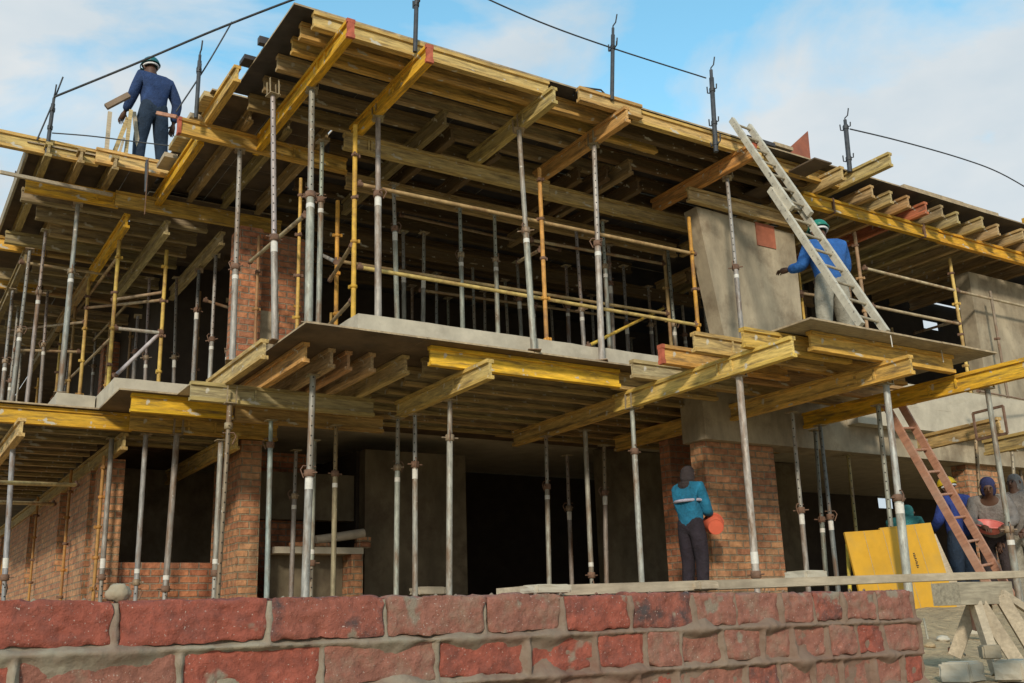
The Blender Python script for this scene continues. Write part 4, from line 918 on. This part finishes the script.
cable([aty(232,22,10.75), aty(205,68,10.8), aty(176,112,10.85)], 'straight stay wire right of the roof worker', .010)
cable([aty(63,77,12.4), aty(52,105,12.45), aty(37,140,12.5)], 'short stay rod crossing the left guard post', .011)
cable([aty(52,133,12.42), aty(90,136,12.3), aty(130,141,12.2), aty(172,146,11.9)], 'low wire stretched in front of the roof worker legs', .008)
cable([aty(470,-9,8.34), aty(540,22,8.34), aty(612,48,8.34), aty(706,78,8.32)], 'cable running from the top border down to the dark post', .009)
cable([aty(850,129,8.34), aty(900,141,8.34), aty(960,158,8.34), aty(1000,173,8.34), aty(1040,196,8.34)], 'sagging cable from the right guard post to the right border', .010)

# ================================================================== LADDERS
def ladder(name, p0, p1, wv, label, m, width=.36, rungs=9, rail=(.028,.075), overlap=None, rm=None, split2=None):
    p0 = Vector(p0); p1 = Vector(p1); x = (p1-p0).normalized(); y = Vector(wv); y = (y-x*y.dot(x)).normalized(); z = x.cross(y)
    R0 = root(name, label, 'ladder', p0, None, Matrix((x, y, z)).transposed().to_quaternion()); L = (p1-p0).length
    secs = [(0, L, 0, width)] if not split2 else [(0, L*split2[0], 0, width+.05), (L*split2[1], L, -rail[1]*1.0, width-.02)]
    for (a, c, dz, w) in secs:
        for s in (-1, 1):
            b = MB()
            b.box((a, s*w/2-rail[0]/2, dz-rail[1]/2), (c, s*w/2+rail[0]/2, dz+rail[1]/2)); b.build('rail', m, R0)
        k = a+.16
        while k < c-.05:
            b = MB(); b.tube([(k,-w/2,dz),(k,w/2,dz)], .016, 8); b.build('rung', rm or m, R0); k += .28
    return R0
f0 = atz(874,329,2.79); t0 = aty(737,128,8.36)
ladder('extension_ladder', f0, t0, (1,0,0), 'grey aluminium extension ladder from the platform up to the roof edge', ALU, width=.30, rail=(.045,.075), split2=(.62,.5), rm=BLOCKW)
f1 = aty(1008,604,6.6); t1 = aty(893,404,7.4)
ladder('wooden_ladder', (f1.x, f1.y, f1.z), t1, (1,.1,0), 'reddish wooden ladder leaning under the platform at the right', LWOOD, width=.36, rail=(.035,.085), rm=LWOOD)

# ================================================================== RIGHT LOWER CORNER
def panel(c, w, h, t, lean, turn, label, name='yellow_plywood'):
    R0 = root(name, label, 'panel', c); R0.rotation_euler = (lean[0], lean[1], turn)
    b = MB(); b.box((-w/2,0,0), (w/2,t,h)); b.build('board', YPAN, R0)
    for x in (-w/6, w/6):
        s = MB(); s.box((x-.002,-.0015,.005), (x+.002,0.0,h-.005)); s.build('seam', MATS['weathered_plank'], R0)
    return R0
c = aty(894, 606, 6.95); c.z = .02
R0 = panel(c, .66, .86, .027, (-.16, -.05, -.30), -.30 if False else -.35, 'yellow formwork panel leaning left of the big prop'); 
c2 = aty(931, 606, 6.8); c2.z = .0
R1 = panel(c2, .60, .93, .027, (-.16, -.08, 0), -.37, 'yellow formwork panel with a dark mark, leaning right of the big prop')
# the printed mark on the right panel: an illegible dark strip of characters
b = MB()
for i in range(9): b.box((-.011+.003*math.sin(i*5), -.0030, .48+i*.018), (.011-.004*math.cos(i*3), -.0016, .491+i*.018))
b.build('printed_mark', BOOT, R1)
b = MB()
for i in range(5): b.box((.02+i*.03, -.0030, .14), (.042+i*.03, -.0016, .165+.01*(i % 2)))
b.build('printed_mark', BOOT, R0)
# plain board behind
c3 = aty(957,606,6.9); c3.z = 0
b = MB(); b.box((-.16,0,0), (.16,.02,.85)); o = b.build('plywood_board', PALEW); o.location = c3; o.rotation_euler = (-.2,-.2,-.3); tag(o, 'pale board leaning between the yellow panel and the wooden ladder', 'board')

# trestle
T0 = aty(973, 592, 3.15)
tr = root('trestle', 'low splayed timber trestle with a thick top beside the near wall end', 'trestle', (T0.x, T0.y, 0)); tr.rotation_euler = (0,0,math.radians(-4))
zt = T0.z
b = MB(); b.box((-.195,-.08,zt-.06), (.19,.08,zt+.045)); b.build('top', BLOCKW, tr)
def leg(a, c, w=.04, h=.062):
    b = MB(); b.bar(a, c, w, h); b.build('leg', PALEW, tr)
leg((-.06,-.05,zt-.056),(-.13,-.17,zt-.37)); leg((-.03,-.05,zt-.056),(.07,-.15,zt-.36)); leg((.10,-.072,zt-.02),(.20,-.16,zt-.34)); leg((.07,.06,zt-.056),(.0,.16,zt-.30)); leg((.15,.05,zt-.056),(.24,.16,zt-.3))
b = MB(); b.bar((.10,-.085,zt-.01),(.34,-.09,zt-.13), .022, .035); b.build('brace', PALEW, tr)
b = MB(); b.bar((.05,.03,zt-.056),(.06,.05,zt-.18), .05, .05); b.build('brace', LWOOD, tr)
# bricks and blocks on the sand
def blk(px, py, z, s, rz, m, label, n='concrete_block', cat='block'):
    p = atz(px, py, z); o = lump(n, p, s, m, label, cat, px*.1, True); o.rotation_euler = (0,0,rz); return o
blk(962,672,-.25,(.10,.07,.045),.3,CONCL,'pale concrete block at the left foot of the trestle')
blk(1018,670,-.25,(.10,.07,.045),.1,CONCL,'pale concrete block at the right foot of the trestle, cut by the border')
blk(990,652,-.17,(.05,.04,.03),.8,CONC,'small grey stone between the trestle feet','stone','stone')
for i, (px, py, z) in enumerate(((1004,640,-.19),(948,628,-.1),(975,632,-.12),(1018,625,-.1),(955,650,-.2),(1000,615,-.02))):
    blk(px,py,z,(.035+.01*(i%3),.03,.018),i,[CONC,BRKD,CONCL][i%3],['flat stone right of the trestle legs','reddish brick chip left behind the trestle','pale chip between the trestle legs','grey stone at the right border on the sand','brick chip by the left trestle leg','pale chip at the foot of the wooden ladder'][i],'stone','stone')
for i, (a, c) in enumerate((((930,628),(965,655)),((928,640),(950,600)))):
    p = atz(*a, -.14); q = atz(*c, -.2) if i == 0 else p+Vector((.12,.1,.12)); b = MB(); b.tube([p, (p+q)/2+Vector((0,0,.02)), q], .006, 6); tag(b.build('stick', BLOCKW), ['thin stick lying on the sand beside the wall end','thin stick poking up from the sand beside the wall end'][i], 'stick')
b = MB(); p = aty(850,600,7.2); b.tube([(p.x,7.2,.1),(p.x+.3,7.4,.75)], .02, 8); tag(b.build('yellow_pipe', YPIPE), 'thin yellow pipe leaning low left of the yellow panels', 'pipe'); bpy.data.objects['yellow_pipe'].color = (.5,.4,.06,1)

rs = random.Random(11)
for i in range(22):
    x = rs.uniform(3.0, 6.3); y = rs.uniform(2.7, 6.2); z = gz(x, y); k = rs.uniform(.012, .04)
    o = lump('pebble', (x,y,z+k*.3), (k*rs.uniform(1,1.7),k,k*.6), [CONC,CONCL,BRKD,SAND][i%4], None, None, i, False)
    tag(o, 'small stone or rubble crumb scattered on the sand right of the near wall', 'stone', 'rubble crumbs on the sand')
# battens beside the roof worker
for i, (x0,y0,x1,y1,Y,w,m) in enumerate(((106,150,110,112,12.7,.05,PALEW),(112,152,128,118,12.8,.055,WOOD),(125,154,131,110,12.75,.045,WOOD),(140,158,134,112,12.9,.05,PALEW),(118,152,124,138,12.7,.03,PALEW))):
    b = MB(); b.bar(aty(x0,y0+6,Y), aty(x1,y1,Y), .03, w, upv=(1,0,0)); o = tag(b.build('batten', m), ['upright pale batten left of the roof worker','slanted batten the roof worker holds','upright batten right beside the roof worker hand','pale batten just behind the roof worker knee','thin short batten between the slanted ones'][i], 'batten'); o.color = (.5,.38,.18,1)
b = MB(); b.bar(aty(106,107,12.75), aty(129,95,12.7), .06, .07); tag(b.build('held_timber', EARTH), 'grey piece of timber held out by the roof worker left of his body', 'timber')
b = MB(); b.bar(aty(157,113,11.4), aty(177,117,11.2), .035, .04); tag(b.build('batten', LWOOD), 'short brown stick sticking out left of the red beam end', 'batten')
# lump stack on the step left of bay
for i in range(4):
    p = Vector((2.62+.02*i, 12.0-.5*i, 5.80+.04*i)); boxo('offcut', (p.x,p.y,p.z), (p.x+.16,p.y+.4,p.z+.06), WOOD if i % 2 else PALEW, ORD[i]+' stacked timber offcut beside the legs of the roof worker, from the lowest', 'offcut').color = (.5,.38,.18,1)

# ================================================================== PEOPLE
def skinmesh(name, verts, edges, radii, m, parent, sub=2, scale=1):
    me = bpy.data.meshes.new(name); me.from_pydata([Vector(v)*scale for v in verts], edges, [])
    o = bpy.data.objects.new(name, me); COL.objects.link(o)
    md = o.modifiers.new('skin', 'SKIN'); md.use_smooth_shade = True
    sv = me.skin_vertices[0].data if me.skin_vertices else None
    if sv is None:
        bmx = bmesh.new(); bmx.from_mesh(me); bmx.verts.layers.skin.verify(); bmx.to_mesh(me); bmx.free(); sv = me.skin_vertices[0].data
    for i, r in enumerate(radii):
        r = r if isinstance(r, tuple) else (r, r); sv[i].radius = (r[0]*scale, r[1]*scale)
        sv[i].use_root = (i == 0)
    s = o.modifiers.new('sub', 'SUBSURF'); s.levels = sub; s.render_levels = sub
    bpy.context.view_layer.update()
    dg = bpy.context.evaluated_depsgraph_get(); nm = bpy.data.meshes.new_from_object(o.evaluated_get(dg)); nm.name = name
    o.modifiers.clear(); o.data = nm; nm.materials.clear(); nm.materials.append(m)
    for p in nm.polygons: p.use_smooth = True
    if parent: o.parent = parent
    return o
def person(label, loc, rz, J, outfit, scale=1.0, hat=None, hood=False, group=None):
    """J: joints in metres, +Y is the way the figure faces, z up from the sole"""
    R0 = root('person', label, 'person', loc, group); R0.rotation_euler = (0,0,rz); R0.scale = (scale,)*3
    j = dict(pel=(0,0,.96), sp=(0,.01,1.12), ch=(0,.0,1.33), nk=(0,.0,1.47), hb=(0,.01,1.55), ht=(0,.02,1.68),
             sl=(-.18,0,1.42), sr=(.18,0,1.42), el=(-.24,-.02,1.14), er=(.24,-.02,1.14), wl=(-.25,.1,.90), wr=(.25,.1,.90),
             hl=(-.095,0,.92), hr=(.095,0,.92), kl=(-.11,.03,.50), kr=(.11,.03,.50), al=(-.12,-.02,.09), ar=(.12,-.02,.09), tl=(-.14,.16,.04), tr=(.14,.16,.04))
    j.update(J); j = {k: Vector(v) for k, v in j.items()}
    # body: one continuous surface
    N = ['pel','sp','ch','nk','hb','ht','sl','el','wl','sr','er','wr','hl','kl','al','tl','hr','kr','ar','tr']
    rad = dict(pel=(.13,.10), sp=(.12,.09), ch=(.15,.10), nk=.055, hb=(.072,.085), ht=(.07,.082), sl=.06, el=.042, wl=.028, sr=.06, er=.042, wr=.028, hl=.085, kl=.058, al=.042, tl=.035, hr=.085, kr=.058, ar=.042, tr=.035)
    E = [('pel','sp'),('sp','ch'),('ch','nk'),('nk','hb'),('hb','ht'),('ch','sl'),('sl','el'),('el','wl'),('ch','sr'),('sr','er'),('er','wr'),('pel','hl'),('hl','kl'),('kl','al'),('al','tl'),('pel','hr'),('hr','kr'),('kr','ar'),('ar','tr')]
    body = skinmesh('body', [j[n] for n in N], [(N.index(a), N.index(b)) for a, b in E], [rad[n] for n in N], SKIN, R0)
    # hands (palm, five fingers), nose and ears joined into the body mesh
    b = MB()
    for s, w, e in ((-1,'wl','el'),(1,'wr','er')):
        d = (j[w]-j[e]).normalized(); side = d.cross(Vector((0,0,1))); side = side.normalized() if side.length > .1 else Vector((1,0,0)); n = side.cross(d)
        p = j[w]; b.tube([p-d*.01, p+d*.03, p+d*.075, p+d*.095], [.024,.036,.038,.030], 8)
        for k in range(4):
            q = p+d*.09+side*(-.03+.02*k); ln = (.055,.072,.068,.05)[k]; b.tube([q-d*.015, q+d*ln*.5+n*.004, q+d*ln*.8-n*.016, q+d*ln*.95-n*.035], [.010,.0095,.0085,.006], 6)
        q = p+d*.03-side*.03*s; b.tube([q, q-side*.03*s+d*.03, q-side*.03*s+d*.065-n*.01], [.012,.011,.008], 6)
    hu = (j['ht']-j['hb']).normalized(); f = j.get('face', Vector((0,1,0))); f = (f-hu*f.dot(hu)).normalized(); r_ = f.cross(hu); hc = (j['hb']+j['ht'])/2
    b.tube([hc+f*.07+hu*.02, hc+f*.098-hu*.005, hc+f*.10-hu*.022, hc+f*.075-hu*.03], [.008,.012,.016,.010], 6)
    for s in (-1, 1): b.tube([hc+r_*s*.07+hu*.025, hc+r_*s*.085, hc+r_*s*.07-hu*.03], [.010,.016,.010], 6)
    b.tube([hc+f*.076-hu*.052-r_*.025, hc+f*.088-hu*.05, hc+f*.076-hu*.052+r_*.025], [.004,.008,.004], 6)
    o2 = b.build('tmp', SKIN); bmx = bmesh.new(); bmx.from_mesh(body.data); bmx.from_mesh(o2.data); bmx.to_mesh(body.data); bmx.free(); bpy.data.objects.remove(o2)
    for p in body.data.polygons: p.use_smooth = True
    ey = MB()
    for s in (-1, 1): ey.tube([hc+r_*s*.03+f*.078+hu*.016, hc+r_*s*.03+f*.086+hu*.016], [.012,.008], 8)
    ey.build('eyes', BOOT, R0)
    # clothes
    cu = lambda a, c, t: j[a].lerp(j[c], t)
    top, bot = outfit[0], outfit[1]
    V = [j['pel']+Vector((0,0,-.10)), j['sp'], j['ch'], j['nk']+(j['ch']-j['nk'])*.25, j['sl'], cu('sl','el',.5), j['el'], cu('el','wl',.5), cu('el','wl',.93), j['sr'], cu('sr','er',.5), j['er'], cu('er','wr',.5), cu('er','wr',.93)]
    skinmesh('jacket', V, [(0,1),(1,2),(2,3),(2,4),(4,5),(5,6),(6,7),(7,8),(2,9),(9,10),(10,11),(11,12),(12,13)], [(.185,.15),(.175,.14),(.195,.15),.085,.098,.082,.072,.064,.056,.098,.082,.072,.064,.056], top, R0)
    if len(outfit) > 2:
        g = MB(); c = j['ch']+Vector((0,0,-.07)); g.tube([c+Vector((math.cos(t)*.20, math.sin(t)*.155, 0)) for t in [2*math.pi*k/28 for k in range(29)]], .02, 8, cap=False); g.build('chest_band', C_PALE, R0)
    V = [j['pel']+Vector((0,0,.16)), j['pel'], j['hl'], cu('hl','kl',.5), j['kl'], cu('kl','al',.5), cu('kl','al',.93), j['hr'], cu('hr','kr',.5), j['kr'], cu('kr','ar',.5), cu('kr','ar',.93)]
    skinmesh('trousers', V, [(0,1),(1,2),(2,3),(3,4),(4,5),(5,6),(1,7),(7,8),(8,9),(9,10),(10,11)], [(.155,.115),(.165,.135),.118,.108,.09,.082,.078,.118,.108,.09,.082,.078], bot, R0)
    for a, t in (('al','tl'),('ar','tr')):
        d = (j[t]-j[a]); skinmesh('boot', [j[a]+Vector((0,0,.03)), j[a]+Vector((0,0,-.035)), j[t]], [(0,1),(1,2)], [.056,.05,.045], BOOT, R0)
    if len(outfit) > 2:
        c = j['ch']; V = [j['sl']+Vector((0,0,-.01)), c+Vector((0,0,.02)), j['sr']+Vector((0,0,-.01))]
        skinmesh('yoke', [v+Vector((0,0,.035)) for v in V]+[j['nk']+Vector((0,0,-.015))], [(0,1),(1,2),(1,3)], [(.115,.12),(.23,.19),(.115,.12),.10], outfit[2], R0)
    if hood: skinmesh('hood', [j['nk']-f*.01, j['hb']-f*.04, j['ht']-f*.035, j['ht']-f*.06+hu*.045], [(0,1),(1,2),(2,3)], [.09,.105,.098,.04], hood, R0)
    if hat:
        bmx = bmesh.new(); bmesh.ops.create_uvsphere(bmx, u_segments=24, v_segments=14, radius=1)
        bmesh.ops.delete(bmx, geom=[v for v in bmx.verts if v.co.z < -.05], context='VERTS')
        M = Matrix((r_, f, hu)).transposed()
        hc2 = hc+hu*.045-f*.003
        for v in bmx.verts: v.co = hc2+M@Vector((v.co.x*.112, v.co.y*.132, v.co.z*.115))
        bmesh.ops.solidify(bmx, geom=bmx.faces[:], thickness=.004)
        me = bpy.data.meshes.new('helmet'); bmx.to_mesh(me); bmx.free(); me.materials.append(hat)
        for p in me.polygons: p.use_smooth = True
        o = bpy.data.objects.new('helmet', me); COL.objects.link(o); o.parent = R0
        g = MB(); g.tube([hc2+M@Vector((math.cos(t)*.116, math.sin(t)*(.136 if math.sin(t) < 0 else .175), -.004)) for t in [2*math.pi*k/24 for k in range(25)]], .007, 6, cap=False)
        g.box((-.075,.12,-.006), (.075,.172,.0), 0, Matrix.Translation(hc2) @ M.to_4x4()); br = g.build('brim', hat, o)
        s = MB(); s.tube([hc2+M@Vector((math.cos(t)*.094, math.sin(t)*.112, -.03)) for t in [math.pi+math.pi*k/12 for k in range(13)]], .013, 6); s.build('head_band', WHITE, R0)
    return R0
# worker on the roof, back to us, left arm reaching down and out
p = aty(150, 160, 12.95)
person('worker in navy overalls and teal helmet on the left roof edge, back to us', (p.x, 12.95, 5.90), math.radians(12),
  dict(sl=(-.19,.03,1.40), sr=(.19,0,1.38), el=(-.24,.12,1.12), wl=(-.26,.28,.95), er=(.30,-.04,1.12), wr=(.30,.05,.86), ch=(-.01,.03,1.32), nk=(-.03,.06,1.45), hb=(-.04,.09,1.53), ht=(-.04,.10,1.66), kl=(-.13,.05,.50), kr=(.15,.04,.5), al=(-.16,0,.09), ar=(.18,0,.09)), (C_NAVY, C_TROU), hat=H_TEAL, scale=1.04)
# worker by the aluminium ladder
p = aty(836, 325, 7.55)
person('worker in blue shirt, grey trousers and green helmet behind the aluminium ladder', (p.x, 7.55, 2.778), math.radians(-20),
  dict(sl=(-.19,.06,1.40), sr=(.19,.02,1.40), el=(-.27,.10,1.17), wl=(-.34,.30,1.20), er=(.28,.1,1.15), wr=(.15,.35,1.15), ch=(0,.04,1.32), nk=(-.01,.08,1.45), hb=(-.01,.10,1.53), ht=(-.01,.12,1.65), kl=(-.13,.0,.5), kr=(.17,.08,.5), al=(-.15,-.05,.09), ar=(.25,.0,.09)), (C_BLUE, C_GREY), hat=H_GREEN, scale=1.06)
# worker with turquoise jacket and orange bucket
p = aty(694, 560, 8.7)
person('worker in turquoise jacket and dark hood facing the brick pier', (p.x, 8.70, .21), math.radians(-80),
  dict(el=(-.22,.08,1.14), wl=(-.13,.30,1.14), er=(.20,.10,1.12), wr=(.08,.30,1.12), hb=(0,.03,1.55), ht=(0,.05,1.67)), (C_TEAL, C_PURP, C_BLK), hood=C_BLK, scale=.88)
def bucket(c, r, h, m, label, name='bucket', tilt=(0,0,0)):
    R0 = root(name, label, name, c); R0.rotation_euler = tilt
    b = MB(); b.tube([(0,0,0),(0,0,.004),(0,0,h)], [r*.74,r*.76,r], 20, cap=False); b.tube([(0,0,h),(0,0,.012)], [r-.004,r*.74], 20, cap=False); b.add([(r*.75*math.cos(2*math.pi*k/20), r*.75*math.sin(2*math.pi*k/20), .006) for k in range(20)], [tuple(range(20))])
    b.build('pail', m, R0); b = MB(); b.ring((0,0,h), r, .007, seg=20); b.build('rim', m, R0)
    b = MB(); b.tube([(r*math.cos(t), 0, h+.01+r*.9*math.sin(t)) for t in [math.pi*k/10 for k in range(11)]], .003, 5); b.build('handle', DSTL, R0)
    return R0
bc = aty(716, 527, 8.5)
bucket(bc, .115, .18, REDPL, 'orange red plastic bucket held against the brick pier', tilt=(-1.25,0,-.6))
# right group
p = aty(964, 560, 7.6)
person('worker in a blue jacket and yellow helmet seen behind the wooden ladder', (p.x, 7.6, .0), math.radians(-10),
  dict(el=(-.26,.06,1.16), wl=(-.2,.28,1.05), er=(.26,.06,1.15), wr=(.22,.28,1.05), hb=(-.01,.07,1.53), ht=(-.02,.09,1.64), nk=(0,.04,1.45)), (cloth('deep_blue_jacket', (.03,.055,.23)), C_TROU), hat=H_YEL, scale=.93)
p = aty(992, 560, 7.3)
person('worker in grey jacket with dark blue hood bending over a pink basin', (p.x+.12, 7.3, -.02), math.radians(125),
  dict(sp=(0,.05,1.12), ch=(0,.16,1.30), nk=(0,.26,1.40), hb=(0,.33,1.46), ht=(0,.39,1.57), sl=(-.19,.17,1.34), sr=(.19,.17,1.34), el=(-.25,.28,1.10), er=(.25,.28,1.10), wl=(-.13,.5,1.02), wr=(.13,.5,1.02)), (C_GJ, C_BLK), hood=cloth('blue_hood', (.03,.035,.10)), scale=.95)
bs = aty(989, 528, 7.15)
R2 = root('basin', 'round pink plastic basin held by the grey jacketed worker', 'basin', bs)
b = MB(); b.tube([(0,0,-.05),(0,0,-.045),(0,0,.05)], [.10,.11,.16], 22, cap=False); b.tube([(0,0,.05),(0,0,-.04)], [.155,.105], 22, cap=False); b.add([(.11*math.cos(2*math.pi*k/22), .11*math.sin(2*math.pi*k/22), -.046) for k in range(22)], [tuple(range(22))]); b.build('bowl', PINKPL, R2)
b = MB(); b.ring((0,0,.05), .16, .009, seg=22); b.build('rim', PINKPL, R2); R2.rotation_euler = (.35,-.2,0)
p = aty(1024, 560, 7.0)
person('worker in pale work clothes cut off by the right border', (p.x+.06, 7.0, -.02), math.radians(95), dict(el=(-.24,.1,1.14), wl=(-.2,.3,1.0)), (C_GJ, C_GREY), hood=C_GJ, scale=.92)
p = aty(928, 560, 7.9)
person('worker in dark green clothes half hidden behind the wooden ladder', (p.x, 8.2, -.02), math.radians(-70), dict(sp=(0,.04,1.1), ch=(0,.14,1.26), nk=(0,.24,1.34), hb=(0,.31,1.38), ht=(0,.37,1.49), sl=(-.19,.14,1.28), sr=(.19,.14,1.28), wl=(-.1,.4,.95), wr=(.1,.4,.95), el=(-.24,.25,1.05), er=(.24,.25,1.05)), (C_GREEN, C_BLK), hood=C_GREEN, scale=.88)

# far left background: a dark lattice against the sky
for i, x in enumerate((.4,.9)):
    pass
for o in bpy.data.objects:
    if o.type == 'EMPTY' and not o.children: bpy.data.objects.remove(o)
